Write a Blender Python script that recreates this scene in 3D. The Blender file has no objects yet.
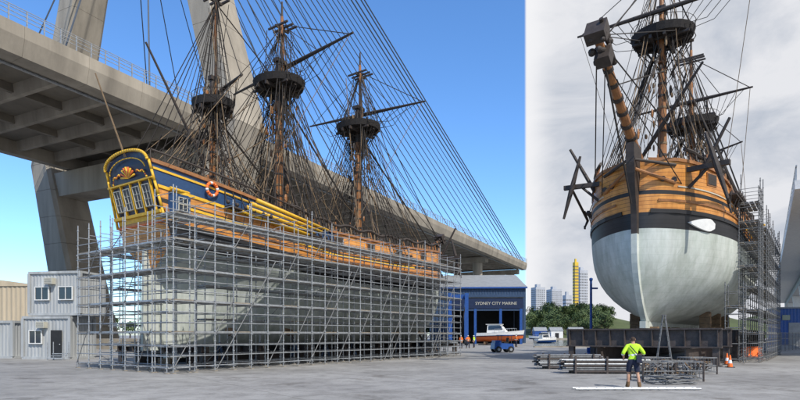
import bpy, math, random
from mathutils import Vector, Matrix
random.seed(7)
scene=bpy.context.scene
COL=scene.collection
rad=math.radians
# ------------------------------------------------------------------ materials
def nt(name):
    m=bpy.data.materials.new(name); m.use_nodes=True
    return m,m.node_tree,m.node_tree.nodes['Principled BSDF']
def mat(name,c,rough=.6,var=.18,scale=3.0,bump=.15,metal=0.0,c2=None,spec=.4,streak=False):
    m,t,p=nt(name); n=t.nodes; l=t.links
    tc=n.new('ShaderNodeTexCoord'); mp=n.new('ShaderNodeMapping')
    l.new(tc.outputs['Object'],mp.inputs['Vector'])
    if streak: mp.inputs['Scale'].default_value=(1,1,.12)
    ns=n.new('ShaderNodeTexNoise'); ns.inputs['Scale'].default_value=scale; ns.inputs['Detail'].default_value=7; ns.inputs['Roughness'].default_value=.65
    l.new(mp.outputs[0],ns.inputs['Vector'])
    r=n.new('ShaderNodeValToRGB'); r.color_ramp.elements[0].position=.3; r.color_ramp.elements[1].position=.7
    a=c2 if c2 else [x*(1-var) for x in c]
    b=c if c2 else [min(1,x*(1+var)) for x in c]
    r.color_ramp.elements[0].color=(*a,1); r.color_ramp.elements[1].color=(*b,1)
    l.new(ns.outputs['Fac'],r.inputs['Fac']); l.new(r.outputs[0],p.inputs['Base Color'])
    p.inputs['Roughness'].default_value=rough; p.inputs['Metallic'].default_value=metal
    p.inputs['Specular IOR Level'].default_value=spec
    if bump>0:
        b=n.new('ShaderNodeBump'); b.inputs['Strength'].default_value=bump; b.inputs['Distance'].default_value=.05
        n2=n.new('ShaderNodeTexNoise'); n2.inputs['Scale'].default_value=scale*6; n2.inputs['Detail'].default_value=4
        l.new(tc.outputs['Object'],n2.inputs['Vector']); l.new(n2.outputs['Fac'],b.inputs['Height']); l.new(b.outputs[0],p.inputs['Normal'])
    return m
def plank(name,c,c2,mortar,bw,bh,rough=.45,msize=.012,nscale=1.2,stain=None):
    m,t,p=nt(name); n=t.nodes; l=t.links
    tc=n.new('ShaderNodeTexCoord'); sp=n.new('ShaderNodeSeparateXYZ'); cb=n.new('ShaderNodeCombineXYZ')
    l.new(tc.outputs['Object'],sp.inputs[0])
    ad=n.new('ShaderNodeMath'); ad.operation='ADD'
    ml=n.new('ShaderNodeMath'); ml.operation='MULTIPLY'; ml.inputs[1].default_value=.6
    l.new(sp.outputs[1],ml.inputs[0]); l.new(sp.outputs[0],ad.inputs[0]); l.new(ml.outputs[0],ad.inputs[1])
    l.new(ad.outputs[0],cb.inputs[0]); l.new(sp.outputs[2],cb.inputs[1])
    br=n.new('ShaderNodeTexBrick'); br.inputs['Scale'].default_value=1
    br.inputs['Brick Width'].default_value=bw; br.inputs['Row Height'].default_value=bh
    br.inputs['Mortar Size'].default_value=msize; br.inputs['Mortar Smooth'].default_value=.4
    br.inputs['Color1'].default_value=(*c,1); br.inputs['Color2'].default_value=(*c2,1); br.inputs['Mortar'].default_value=(*mortar,1)
    l.new(cb.outputs[0],br.inputs['Vector'])
    cur=br.outputs['Color']
    for (sc,zz,p0,p1,st) in ((nscale,.35,.32,.62,stain or (.55,.5,.45)),(nscale*.45,.12,.40,.56,(.80,.80,.78))):
        ns=n.new('ShaderNodeTexNoise'); ns.inputs['Scale'].default_value=sc; ns.inputs['Detail'].default_value=8; ns.inputs['Roughness'].default_value=.7
        mp=n.new('ShaderNodeMapping'); mp.inputs['Scale'].default_value=(1,1,zz); l.new(tc.outputs['Object'],mp.inputs['Vector'])
        l.new(mp.outputs[0],ns.inputs['Vector'])
        r=n.new('ShaderNodeValToRGB'); r.color_ramp.elements[0].position=p0; r.color_ramp.elements[1].position=p1
        r.color_ramp.elements[0].color=(*st,1); r.color_ramp.elements[1].color=(1,1,1,1)
        l.new(ns.outputs['Fac'],r.inputs['Fac'])
        mx=n.new('ShaderNodeMixRGB'); mx.blend_type='MULTIPLY'; mx.inputs[0].default_value=1
        l.new(cur,mx.inputs[1]); l.new(r.outputs[0],mx.inputs[2]); cur=mx.outputs[0]
    l.new(cur,p.inputs['Base Color'])
    p.inputs['Roughness'].default_value=rough
    b=n.new('ShaderNodeBump'); b.inputs['Strength'].default_value=.3; b.inputs['Distance'].default_value=.03
    l.new(cur,b.inputs['Height']); l.new(b.outputs[0],p.inputs['Normal'])
    return m
M={}
M['copper']=plank('antifouled_plates',(.60,.63,.59),(.565,.60,.56),(.50,.54,.50),1.25,.42,.78,.010,1.6,(.72,.75,.71))
M['wood']=plank('varnished_planks',(.76,.35,.085),(.62,.26,.055),(.24,.09,.02),5.0,.22,.36,.014,2.0,(.70,.60,.52))
M['black']=plank('tarred_planks',(.018,.018,.020),(.025,.024,.026),(.008,.008,.008),5.0,.24,.5,.014,2.0,(.7,.7,.7))
M['blue']=mat('blue_paint',(.018,.055,.14),.4,.2,4,.1)
M['navy']=mat('navy_paint',(.012,.022,.06),.4,.2,4,.1)
M['yellow']=mat('ochre_yellow_paint',(.70,.41,.03),.45,.2,5,.1)
M['red']=mat('orange_red_paint',(.60,.13,.03),.5,.15,5,.1)
M['mast']=mat('varnished_spar',(.38,.17,.06),.45,.3,2.5,.15,c2=(.18,.075,.03))
M['spar']=mat('dark_tarred_spar',(.045,.035,.03),.6,.3,3,.15)
M['net']=mat('dark_top_netting',(.028,.025,.024),.95,.4,9,.4)
M['rope']=mat('tarred_rope',(.035,.03,.027),.9,.3,5,0)
M['hemp']=mat('hemp_rope',(.20,.14,.085),.9,.3,5,0)
M['deck']=mat('deck_timber',(.33,.24,.15),.7,.25,2,.1)
M['glass']=mat('dark_glass',(.02,.03,.045),.08,.1,1,0,spec=.7)
M['white']=mat('white_paint',(.70,.70,.68),.5,.1,3,.08)
M['frame']=mat('cream_window_paint',(.50,.48,.40),.5,.1,3,.08)
M['offwhite']=mat('weathered_grey_steel',(.37,.385,.39),.6,.25,1.5,.1,streak=True)
M['beige']=mat('beige_cladding',(.46,.39,.29),.65,.15,1.5,.1,streak=True)
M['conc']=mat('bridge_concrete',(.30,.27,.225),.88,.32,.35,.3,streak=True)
M['conc_shaded']=mat('shaded_soffit_concrete',(.19,.17,.14),.9,.25,.3,.2)  # bridge concrete darkened: shade under the deck is put into the colour
M['galv']=mat('galvanised_steel',(.34,.36,.38),.5,.3,6,.1,metal=.4)
M['dull']=mat('weathered_galvanised_steel',(.17,.175,.18),.65,.4,5,.1,metal=.2)
M['board']=mat('scaffold_board',(.24,.215,.18),.75,.3,3,.15)
M['steel']=mat('dark_primer_steel',(.065,.052,.047),.6,.4,3,.2)
M['steelblue']=mat('dark_blue_steel',(.03,.06,.12),.5,.25,3,.15)
M['vblue']=mat('bright_blue_steel',(.02,.075,.27),.4,.2,3,.08)
M['timber']=mat('keel_block_timber',(.20,.13,.075),.85,.35,3,.3)
M['cable']=mat('cable_sheath',(.06,.075,.10),.5,.15,3,0)
M['rubber']=mat('black_rubber',(.02,.02,.02),.8,.2,6,.1)
M['skin']=mat('skin',(.46,.26,.17),.55,.1,8,0)
M['hivis']=mat('hivis_lime_cloth',(.50,.80,.04),.8,.12,10,.15)
M['hiorange']=mat('hivis_orange_cloth',(.85,.20,.03),.8,.12,10,.15)
M['navycloth']=mat('navy_cloth',(.02,.025,.05),.9,.2,12,.15)
M['hair']=mat('brown_hair',(.05,.03,.02),.8,.2,30,.2)
M['boot']=mat('tan_boot',(.16,.09,.04),.8,.2,12,.15)
M['orange']=mat('orange_plastic',(.85,.17,.03),.5,.1,6,.05)
M['reflect']=mat('reflective_tape',(.75,.76,.76),.3,.05,6,0)
M['roofgrey']=mat('grey_roofing',(.24,.255,.27),.6,.2,1,.1)
M['dark']=mat('shade_and_door_black',(.02,.022,.025),.9,.2,2,0)  # black for doors, and for indoor shade painted onto the shed walls
M['bark']=mat('bark',(.10,.07,.05),.9,.3,3,.3)
M['tower']=mat('tower_concrete',(.40,.42,.46),.8,.12,.1,0)
M['toweryel']=mat('yellow_tower_cladding',(.62,.42,.05),.7,.12,.1,0)
M['hillm']=mat('hill_grass',(.07,.09,.035),.95,.35,.05,.1)
def leafmat(name,c):
    m,t,p=nt(name); n=t.nodes; l=t.links
    g=n.new('ShaderNodeNewGeometry'); r=n.new('ShaderNodeValToRGB')
    r.color_ramp.elements[0].color=(c[0]*.45,c[1]*.5,c[2]*.5,1); r.color_ramp.elements[1].color=(c[0]*1.5,c[1]*1.4,c[2]*1.3,1)
    l.new(g.outputs['Random Per Island'],r.inputs['Fac']); l.new(r.outputs[0],p.inputs['Base Color'])
    p.inputs['Roughness'].default_value=.7
    return m
M['leaf']=leafmat('foliage',(.07,.11,.035))
def groundmat():
    m,t,p=nt('yard_concrete'); n=t.nodes; l=t.links
    tc=n.new('ShaderNodeTexCoord')
    def noise(s,d,ro=.6):
        a=n.new('ShaderNodeTexNoise'); a.inputs['Scale'].default_value=s; a.inputs['Detail'].default_value=d; a.inputs['Roughness'].default_value=ro
        l.new(tc.outputs['Object'],a.inputs['Vector']); return a
    a=noise(.16,6); b=noise(1.1,9,.75); c=noise(14,6,.8); dd=noise(.35,5,.7)
    def ramp(src,p0,p1,c0,c1):
        r=n.new('ShaderNodeValToRGB'); r.color_ramp.elements[0].position=p0; r.color_ramp.elements[1].position=p1
        r.color_ramp.elements[0].color=(*c0,1); r.color_ramp.elements[1].color=(*c1,1); l.new(src.outputs['Fac'],r.inputs[0]); return r.outputs[0]
    br=n.new('ShaderNodeTexBrick'); br.inputs['Scale'].default_value=1; br.inputs['Brick Width'].default_value=7; br.inputs['Row Height'].default_value=5
    br.offset=0; br.inputs['Mortar Size'].default_value=.02; br.inputs['Color1'].default_value=(1,1,1,1); br.inputs['Color2'].default_value=(.93,.93,.92,1); br.inputs['Mortar'].default_value=(.62,.61,.59,1)
    mp=n.new('ShaderNodeMapping'); mp.inputs['Rotation'].default_value=(0,0,rad(-36)); l.new(tc.outputs['Object'],mp.inputs[0]); l.new(mp.outputs[0],br.inputs['Vector'])
    cur=ramp(a,.35,.68,(.235,.23,.225),(.36,.355,.345))
    for o in (ramp(b,.36,.55,(.68,.67,.66),(1,1,1)),ramp(c,.3,.7,(.82,.82,.82),(1.12,1.12,1.12)),ramp(dd,.34,.42,(.62,.60,.58),(1,1,1)),br.outputs['Color']):
        x=n.new('ShaderNodeMixRGB'); x.blend_type='MULTIPLY'; x.inputs[0].default_value=1; l.new(cur,x.inputs[1]); l.new(o,x.inputs[2]); cur=x.outputs[0]
    l.new(cur,p.inputs['Base Color'])
    rr=n.new('ShaderNodeMapRange'); rr.inputs['To Min'].default_value=.55; rr.inputs['To Max'].default_value=.95; l.new(b.outputs['Fac'],rr.inputs['Value']); l.new(rr.outputs[0],p.inputs['Roughness'])
    bu=n.new('ShaderNodeBump'); bu.inputs['Strength'].default_value=.3; bu.inputs['Distance'].default_value=.02; l.new(c.outputs['Fac'],bu.inputs['Height']); l.new(bu.outputs[0],p.inputs['Normal'])
    return m
M['ground']=groundmat()
def watermat():
    m,t,p=nt('harbour_water'); n=t.nodes; l=t.links
    p.inputs['Base Color'].default_value=(.03,.06,.07,1); p.inputs['Roughness'].default_value=.12
    tc=n.new('ShaderNodeTexCoord'); a=n.new('ShaderNodeTexNoise'); a.inputs['Scale'].default_value=.8; a.inputs['Detail'].default_value=5
    l.new(tc.outputs['Object'],a.inputs[0]); b=n.new('ShaderNodeBump'); b.inputs['Strength'].default_value=.6; b.inputs['Distance'].default_value=.3
    l.new(a.outputs['Fac'],b.inputs['Height']); l.new(b.outputs[0],p.inputs['Normal']); return m
M['water']=watermat()
M['road']=mat('road_asphalt',(.16,.16,.16),.85,.2,.8,.3)
M['line']=mat('road_marking',(.6,.6,.56),.7,.25,3,.1)

# ------------------------------------------------------------------ mesh builder
class MB:
    def __init__(s): s.v=[];s.f=[];s.m=[];s.mats=[]
    def mi(s,k):
        if k not in s.mats: s.mats.append(k)
        return s.mats.index(k)
    def add(s,vs,fs,k):
        o=len(s.v); s.v+= [tuple(x) for x in vs]; i=s.mi(k)
        for f in fs: s.f.append(tuple(o+a for a in f)); s.m.append(i)
    def hexa(s,p,k): s.add(p,[(0,3,2,1),(4,5,6,7),(0,1,5,4),(1,2,6,5),(2,3,7,6),(3,0,4,7)],k)
    def box(s,c,d,k,R=None):
        x,y,z=d[0]/2,d[1]/2,d[2]/2
        p=[Vector(q) for q in [(-x,-y,-z),(x,-y,-z),(x,y,-z),(-x,y,-z),(-x,-y,z),(x,-y,z),(x,y,z),(-x,y,z)]]
        if R is not None: p=[R@q for q in p]
        s.hexa([q+Vector(c) for q in p],k)
    def tube(s,a,b,r,r2=None,n=6,k='rope',cap=True):
        a=Vector(a);b=Vector(b); r2=r if r2 is None else r2
        d=(b-a)
        if d.length<1e-6: return
        d.normalize(); u=d.cross(Vector((0,0,1)))
        if u.length<.05: u=d.cross(Vector((1,0,0)))
        u.normalize(); w=d.cross(u)
        vs=[]
        for q,rr in ((a,r),(b,r2)):
            for i in range(n):
                t=2*math.pi*i/n; vs.append(q+u*math.cos(t)*rr+w*math.sin(t)*rr)
        fs=[(i,(i+1)%n,n+(i+1)%n,n+i) for i in range(n)]
        if cap: fs+=[tuple(range(n-1,-1,-1)),tuple(range(n,2*n))]
        s.add(vs,fs,k)
    def chain(s,pts,r,n=6,k='rope'):
        for a,b in zip(pts[:-1],pts[1:]): s.tube(a,b,r,n=n,k=k)
    def lathe(s,c,prof,n,k,cap=True,sx=1,sy=1):
        vs=[];c=Vector(c)
        for r,z in prof:
            for i in range(n):
                t=2*math.pi*i/n; vs.append(c+Vector((r*sx*math.cos(t),r*sy*math.sin(t),z)))
        fs=[]
        for j in range(len(prof)-1):
            for i in range(n): fs.append((j*n+i,j*n+(i+1)%n,(j+1)*n+(i+1)%n,(j+1)*n+i))
        if cap: fs+=[tuple(range(n-1,-1,-1)),tuple((len(prof)-1)*n+i for i in range(n))]
        s.add(vs,fs,k)
    def sphere(s,c,r,k,n=10,m=7,sc=(1,1,1)):
        prof=[(r*math.sin(math.pi*j/m),-r*math.cos(math.pi*j/m)*sc[2]) for j in range(1,m)]
        s.lathe(c,prof,n,k,True,sc[0],sc[1])
    def mesh(s,name,smooth=False):
        me=bpy.data.meshes.new(name); me.from_pydata(s.v,[],s.f)
        for k in s.mats: me.materials.append(M[k])
        me.polygons.foreach_set('material_index',s.m)
        if smooth: me.polygons.foreach_set('use_smooth',[True]*len(s.f))
        me.update(); return me
    def obj(s,name,parent=None,smooth=False,loc=None,**kw):
        o=bpy.data.objects.new(name,s.mesh(name,smooth)); COL.objects.link(o)
        if parent: o.parent=parent
        if loc: o.location=loc
        for a,b in kw.items(): o[a]=b
        return o
def empty(name,loc,rz=0,scale=1,label='',category='',group=None):
    o=bpy.data.objects.new(name,None); COL.objects.link(o); o.location=loc; o.rotation_euler=(0,0,rz); o.scale=(scale,)*3
    o.empty_display_size=.5; o['label']=label; o['category']=category
    if group: o['group']=group
    return o
def dup(root,loc,rz=None,scale=None,**kw):
    n=root.copy(); COL.objects.link(n); n.location=loc
    if rz is not None: n.rotation_euler=(0,0,rz)
    if scale is not None: n.scale=(scale,)*3
    for a,b in kw.items(): n[a]=b
    def rec(src,dst):
        for c in src.children:
            q=c.copy(); COL.objects.link(q); q.parent=dst; rec(c,q)
    rec(root,n); return n
def inst(me,name,parent,loc,rot=(0,0,0)):
    o=bpy.data.objects.new(name,me); COL.objects.link(o); o.parent=parent; o.location=loc; o.rotation_euler=rot; return o

# ------------------------------------------------------------------ camera
F=560; HZ=335; CH=1.8
cam=bpy.data.cameras.new('camera'); co=bpy.data.objects.new('camera',cam); COL.objects.link(co)
co.location=(0,0,CH); co.rotation_euler=(rad(90),0,0); cam.sensor_width=36; cam.lens=36*F/800; cam.shift_y=(HZ-200)/800
cam.clip_end=6000; cam.clip_start=.1; scene.camera=co
def W(px,Y,z=None,py=None):
    X=(px-400)/F*Y
    if py is not None: z=CH+(HZ-py)/F*Y
    return Vector((X,Y,z if z is not None else 0))

# ------------------------------------------------------------------ light + sky
S=Vector((.36,-.62,.78)).normalized()
sun=bpy.data.lights.new('sun','SUN'); so=bpy.data.objects.new('sun',sun); COL.objects.link(so)
sun.energy=4.5; sun.angle=rad(.6); sun.color=(1,.95,.87); so.rotation_euler=S.to_track_quat('Z','Y').to_euler(); so.location=(20,-20,60)
w=bpy.data.worlds.new('World'); scene.world=w; w.use_nodes=True; t=w.node_tree; n=t.nodes; l=t.links; n.clear()
out=n.new('ShaderNodeOutputWorld'); sky=n.new('ShaderNodeTexSky'); sky.sky_type='NISHITA'; sky.sun_disc=False
sky.sun_elevation=math.asin(S.z); sky.sun_rotation=math.atan2(S.x,S.y); sky.air_density=1.0; sky.dust_density=.15; sky.ozone_density=3.0
tm_=n.new('ShaderNodeMixRGB'); tm_.blend_type='MULTIPLY'; tm_.inputs[0].default_value=1; tm_.inputs[2].default_value=(.92,1.12,1.34,1)
l.new(sky.outputs[0],tm_.inputs[1])
hs=n.new('ShaderNodeHueSaturation'); hs.inputs['Saturation'].default_value=1.06; hs.inputs['Value'].default_value=1.2
l.new(tm_.outputs[0],hs.inputs['Color'])
b1=n.new('ShaderNodeBackground'); b1.inputs['Strength'].default_value=.15; l.new(hs.outputs[0],b1.inputs['Color'])
tc=n.new('ShaderNodeTexCoord'); sp=n.new('ShaderNodeSeparateXYZ'); l.new(tc.outputs['Generated'],sp.inputs[0])
at=n.new('ShaderNodeMath'); at.operation='ARCTAN2'; l.new(sp.outputs[0],at.inputs[0]); l.new(sp.outputs[1],at.inputs[1])
mr=n.new('ShaderNodeMapRange'); mr.interpolation_type='SMOOTHSTEP'; mr.inputs['From Min'].default_value=math.atan(124/560); mr.inputs['From Max'].default_value=math.atan(127/560); l.new(at.outputs[0],mr.inputs['Value'])
mp=n.new('ShaderNodeMapping'); mp.inputs['Scale'].default_value=(1.6,1.6,4.0); l.new(tc.outputs['Generated'],mp.inputs[0])
n2=n.new('ShaderNodeTexNoise'); n2.inputs['Scale'].default_value=2.3; n2.inputs['Detail'].default_value=10; n2.inputs['Roughness'].default_value=.58; n2.inputs['Distortion'].default_value=.5; l.new(mp.outputs[0],n2.inputs[0])
cr=n.new('ShaderNodeValToRGB'); e=cr.color_ramp.elements; e[0].position=.36; e[0].color=(.52,.57,.66,1); e[1].position=.60; e[1].color=(.84,.85,.89,1)
l.new(n2.outputs['Fac'],cr.inputs[0])
rim=n.new('ShaderNodeMapRange'); rim.interpolation_type='SMOOTHSTEP'; rim.inputs['From Min'].default_value=math.atan(126/560); rim.inputs['From Max'].default_value=math.atan(160/560); rim.inputs['To Min'].default_value=.85; rim.inputs['To Max'].default_value=0; l.new(at.outputs[0],rim.inputs['Value'])
mx=n.new('ShaderNodeMixRGB'); mx.inputs[2].default_value=(.98,.98,1,1); l.new(rim.outputs[0],mx.inputs[0]); l.new(cr.outputs[0],mx.inputs[1])
b2=n.new('ShaderNodeBackground'); b2.inputs['Strength'].default_value=.95; l.new(mx.outputs[0],b2.inputs['Color'])
ms=n.new('ShaderNodeMixShader'); l.new(mr.outputs[0],ms.inputs[0]); l.new(b1.outputs[0],ms.inputs[1]); l.new(b2.outputs[0],ms.inputs[2]); l.new(ms.outputs[0],out.inputs['Surface'])
scene.view_settings.view_transform='Standard'; scene.view_settings.look='None'; scene.view_settings.exposure=0

# ------------------------------------------------------------------ ground, quay, water
g=MB()
p=dict(a=(-3000,-400,0),b=(3000,-400,0),c=(3000,82,0),d=(50.5,82,0),e=(19.6,82,0),f=(-3000,82,0),g=(76,320,0),h=(197,320,0),i=(3000,320,0),j=(-3000,320,0),k=(-3000,4500,0),m=(3000,4500,0))
K=list(p.keys()); g.v=[p[k] for k in K]; ix={k:i for i,k in enumerate(K)}
mi=g.mi('ground')
for fc in ('abcdef','fegj','dcih','jghimk'):
    g.f.append(tuple(ix[q] for q in fc)); g.m.append(mi)
def wall(q,r):
    a=Vector(p[q]);b=Vector(p[r]); g.add([a,b,b-Vector((0,0,4)),a-Vector((0,0,4))],[(0,1,2,3)],'conc')
for q,r in ('ed','ge','dh','hg'): wall(q,r)
g.obj('ground',kind='structure')
wt=MB(); wt.add([(10,70,-1.1),(230,70,-1.1),(230,330,-1.1),(10,330,-1.1)],[(0,1,2,3)],'water'); wt.obj('water',kind='structure')
k=MB(); k.box((35,81.6,.1),(31,.5,.2),'conc'); o=k.obj('kerb',kind='structure')
rd=MB(); d=Vector((.68,.733,0)); nn=Vector((.733,-.68,0)); P=Vector((17,12,0))
def strip(mb,off0,off1,s0,s1,z,kk):
    mb.add([P+d*s0+nn*off0+Vector((0,0,z)),P+d*s1+nn*off0+Vector((0,0,z)),P+d*s1+nn*off1+Vector((0,0,z)),P+d*s0+nn*off1+Vector((0,0,z))],[(0,3,2,1)],kk)
strip(rd,0,7,-5,160,.004,'road'); rd.obj('road',kind='structure')
ln=MB()
for s0 in range(0,150,6): strip(ln,.3,.42,s0,s0+6,.008,'line')
ln.obj('road_marking',kind='structure')

# ------------------------------------------------------------------ ship
BANDS=[0,.06,.12,.18,.24,.30,.36,.42,.48,.53,.58,.585,.63,.68,.685,.72,.76,.79,.815,.85,.88,.91,.94,.97,1.0]
def sm(x): x=max(0,min(1,x)); return x*x*(3-2*x)
R0=10.5; XS=.8
def make_hull_fn(L):
    def rail(t): return 8.35+(R0-8.35)*(max(0,(.40-t)/.40))**1.2+ .75*max(0,(t-.55)/.45)**2
    def pt(t,v,side,off=0):
        z=v*rail(t)
        xs=XS+(.9*(1-v/.55) if v<.55 else -1.2*((v-.55)/.45))
        xb=L-2.2*(1-min(1,v/.5))**2.2+.25*max(0,v-.6)
        x=xs+(xb-xs)*t
        u=min(1,(1-t)*L/(7.0+3.9*(1-v))); pw=.50+.38*(1-v)
        pb=(1-(1-u)**2.3)**pw
        w0=.54*sm((v-.42)/.2); us=min(1,t*L/(9+6*(1-v)))
        ps=w0+(1-w0)*math.sin(math.pi/2*us)**(.9+.8*(1-v))
        vv=min(1,v/.52); f=(1-(1-vv)**2.4)**(.60+.06*sm((t-.6)/.4))
        tb=1-.14*max(0,(v-.55)/.45)**1.6
        y=.16+(4.3+off)*pb*ps*f*tb+ (off if pb>.3 else off*pb)
        return Vector((x,side*y,z))
    return rail,pt
def ship(name,loc,rz,scale,L,masts,bowsprit,label,hls,nrun):
    E=empty(name,loc,rz,scale,label,'sailing ship')
    rail,pt=make_hull_fn(L)
    NT=64
    ts=[ (1-math.cos(math.pi*i/NT))/2 for i in range(NT+1)]
    def col(v,t):
        if v<.58: return 'copper'
        if v<.68: return 'black'
        if .79<=v<.812: return 'black'
        if v>=.88 and t<.42: return 'blue'
        return 'wood'
    h=MB(); nb=len(BANDS)
    for side in (1,-1):
        vs=[pt(t,v,side) for t in ts for v in BANDS]
        base=len(h.v); h.v+=[tuple(q) for q in vs]
        for i in range(NT):
            for j in range(nb-1):
                a=base+i*nb+j; b=a+nb
                q=(a,b,b+1,a+1) if side==-1 else (a,a+1,b+1,b)
                h.f.append(q); h.m.append(h.mi(col((BANDS[j]+BANDS[j+1])/2,(ts[i]+ts[i+1])/2)))
    h.obj('hull',E,smooth=True)
    dk=MB(); vs=[]
    for t in ts:
        for sd in (1,-1): vs.append(pt(t,.9,sd)*1.0+Vector((0,-.03*sd,0)))
    dk.add(vs,[(2*i,2*i+2,2*i+3,2*i+1) for i in range(NT)],'deck'); dk.obj('deck',E)
    kk=MB(); kk.box((L/2+.1,0,-.18),(L-3.4,.34,.42),'copper')
    prev=None
    for i in range(19):
        v=i/18*1.09; q=pt(1,min(v,1),1); c=Vector((q.x,0,v*rail(1)))
        w=.2+.08*sm((v-.75)/.2); fx=.35+.75*sm((v-.62)/.38); cur=[c+Vector((-.25,-w,0)),c+Vector((-.25,w,0)),c+Vector((fx,w*.8,0)),c+Vector((fx,-w*.8,0))]
        if prev:
            kk.hexa([prev[0],prev[3],prev[2],prev[1],cur[0],cur[3],cur[2],cur[1]],'copper' if v<.6 else 'spar')
        prev=cur
    kk.obj('keel',E)
    for sd in (1,-1):
        m=MB()
        a=Vector((L+.95,sd*.2,rail(1)*.93)); b=pt(.975,.86,sd)+Vector((0,sd*.05,0)); c_=pt(.975,.97,sd)
        m.tube(a,b,.09,.11,8,'mast'); m.tube(a+Vector((.1,0,.5)),c_,.08,.10,8,'spar'); m.obj('beakhead_knee',E)
    r=MB(); r.hexa([(XS-.45,-.12,.1),(XS+.95,-.12,.1),(XS+.95,.12,.1),(XS-.45,.12,.1),(XS-.35,-.12,6.0),(XS+.15,-.12,6.0),(XS+.15,.12,6.0),(XS-.35,.12,6.0)],'copper'); r.obj('rudder',E)
    def strake(nm,v0,v1,t0,t1,proud,kk,n=40,sides=(1,-1),prof=None):
        for sd in sides:
            m=MB(); rows=[]
            for i in range(n+1):
                t=t0+(t1-t0)*i/n
                vm=(v0+v1)/2; hw=(v1-v0)/2*(prof(i/n) if prof else 1)
                a=pt(t,vm-hw,sd);b=pt(t,vm+hw,sd)
                o=Vector((0,sd*proud,0))
                if t>.85 or prof:
                    e=.002; tg=pt(min(1,t+e),v0,sd)-pt(t-e,v0,sd); tg.z=0; tg.normalize(); o=Vector((-tg.y*sd,tg.x*sd,0))*proud
                    if o.y*sd<0: o=-o
                rows.append([a-o*.6,a+o,b+o,b-o*.6])
            vs=[q for rw in rows for q in rw]; fs=[]
            for i in range(n):
                for j in range(4): fs.append((i*4+j,i*4+(j+1)%4,(i+1)*4+(j+1)%4,(i+1)*4+j))
            fs+= [(0,1,2,3),(n*4+3,n*4+2,n*4+1,n*4)]
            m.add(vs,fs,kk); m.obj(nm,E)
    strake('cap_rail',.992,1.012,0,.998,.12,'mast')
    strake('wale',.675,.70,.0,.995,.09,'black')
    strake('rubbing_strake',.745,.76,.0,.99,.07,'mast')
    strake('moulding',.865,.882,.0,.43,.07,'yellow')
    strake('moulding',.958,.970,.0,.36,.06,'yellow')
    strake('moulding',.79,.805,.02,.72,.06,'yellow')
    strake('white_moulding',.838,.845,.35,.97,.05,'frame')
    if nrun<150: strake('white_fluke_pad',.585,.665,.950,.895,.12,'white',12,(1,),lambda q:max(.03,math.sin(math.pi*min(1,q*.62))**.8) if q<.8 else max(.25,1-(q-.8)*3))
    for t in (.30,.42,.54,.66,.78,.90):
        for sd in (1,-1):
            q=pt(t,.93,sd); q2=pt(t+.01,.93,sd); tg=(q2-q); tg.z=0; ang=math.atan2(tg.y,tg.x)
            m=MB(); R=Matrix.Rotation(ang,3,'Z'); m.box(q,(.85,.14,.6),'spar',R); m.box(q,(1.0,.10,.75),'mast',R); m.obj('gun_port',E)
    for mx_,zt,rr in masts:
        for sd in (1,-1):
            m=MB(); t0=(mx_-1.6)/L
            m.hexa([pt(t0,.87,sd)+Vector((0,-sd*.1,0)),pt(t0+3.3/L,.87,sd)+Vector((0,-sd*.1,0)),pt(t0+3.3/L,.87,sd)+Vector((0,sd*.6,0)),pt(t0,.87,sd)+Vector((0,sd*.6,0)),pt(t0,.87,sd)+Vector((0,-sd*.1,.1)),pt(t0+3.3/L,.87,sd)+Vector((0,-sd*.1,.1)),pt(t0+3.3/L,.87,sd)+Vector((0,sd*.6,.1)),pt(t0,.87,sd)+Vector((0,sd*.6,.1))],'spar')
            for i in range(6):
                q=pt(t0+(i*.55-.1)/L,.87,sd)+Vector((0,sd*.5,.1)); m.sphere(q+Vector((0,0,.15)),.13,'spar',8,6); m.tube(q,q+Vector((0,-sd*.35,-1.1)),.03,k='rope')
            m.obj('channel',E)
    SL=1.2/(.45*R0); ZT=.55*R0
    def T(y,z,off=0): return Vector((XS-SL*(z-ZT)-off,y,z))
    def halfw(z): return abs(pt(0,min(1,z/rail(0)),1).y)
    tr=MB(); zs=[4.7+.35*i for i in range(18)]; zs=[z for z in zs if z<R0-.1]+[R0]
    vs=[]; nc=12
    for z in zs:
        w_=halfw(z); xx=pt(0,z/rail(0),1).x
        for c in range(nc+1):
            y=-w_+2*w_*c/nc; vs.append((xx-.12*(1-(y/max(w_,.01))**2),y,z))
    w1=halfw(R0); AR=.72
    for c in range(nc+1):
        y=-w1+2*w1*c/nc; vs.append((T(0,R0).x-.15,y,R0+AR*math.sqrt(max(0,1-(y/w1)**2))+.02))
    fs=[]; nr=len(zs)+1
    for i in range(nr-1):
        for c in range(nc): a=i*(nc+1)+c; fs.append((a,a+nc+1,a+nc+2,a+1))
    for f_ in fs:
        z=vs[f_[0]][2]
        kx='wood' if z<7.3 else ('yellow' if z<7.7 else 'navy')
        tr.add([vs[q] for q in f_],[(0,1,2,3)],kx)
    tr.obj('transom',E)
    def tbox(m,y0,y1,z0,z1,o0,o1,kx):
        m.hexa([T(y0,z0,o1),T(y1,z0,o1),T(y1,z0,o0),T(y0,z0,o0),T(y0,z1,o1),T(y1,z1,o1),T(y1,z1,o0),T(y0,z1,o0)],kx)
    m=MB()
    pts=[T(-math.cos(math.pi*i/28)*(w1+.02),R0+(AR+.03)*math.sin(math.pi*i/28)**.85,.2) for i in range(29)]
    m.chain(pts,.085,8,'yellow')
    pts=[T(-math.cos(math.pi*i/16)*(w1-.35),R0-.3+(AR-.05)*math.sin(math.pi*i/16),.2) for i in range(17)]
    m.chain(pts,.035,6,'yellow')
    for sd in (1,-1):
        pts=[T(sd*(halfw(z)+.02),z,.12) for z in (7.3,8,8.7,9.4,10,R0+.03)]; m.chain(pts,.075,8,'yellow')
    m.obj('taffrail',E,smooth=True)
    m=MB(); cw=halfw(8.0)
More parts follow.
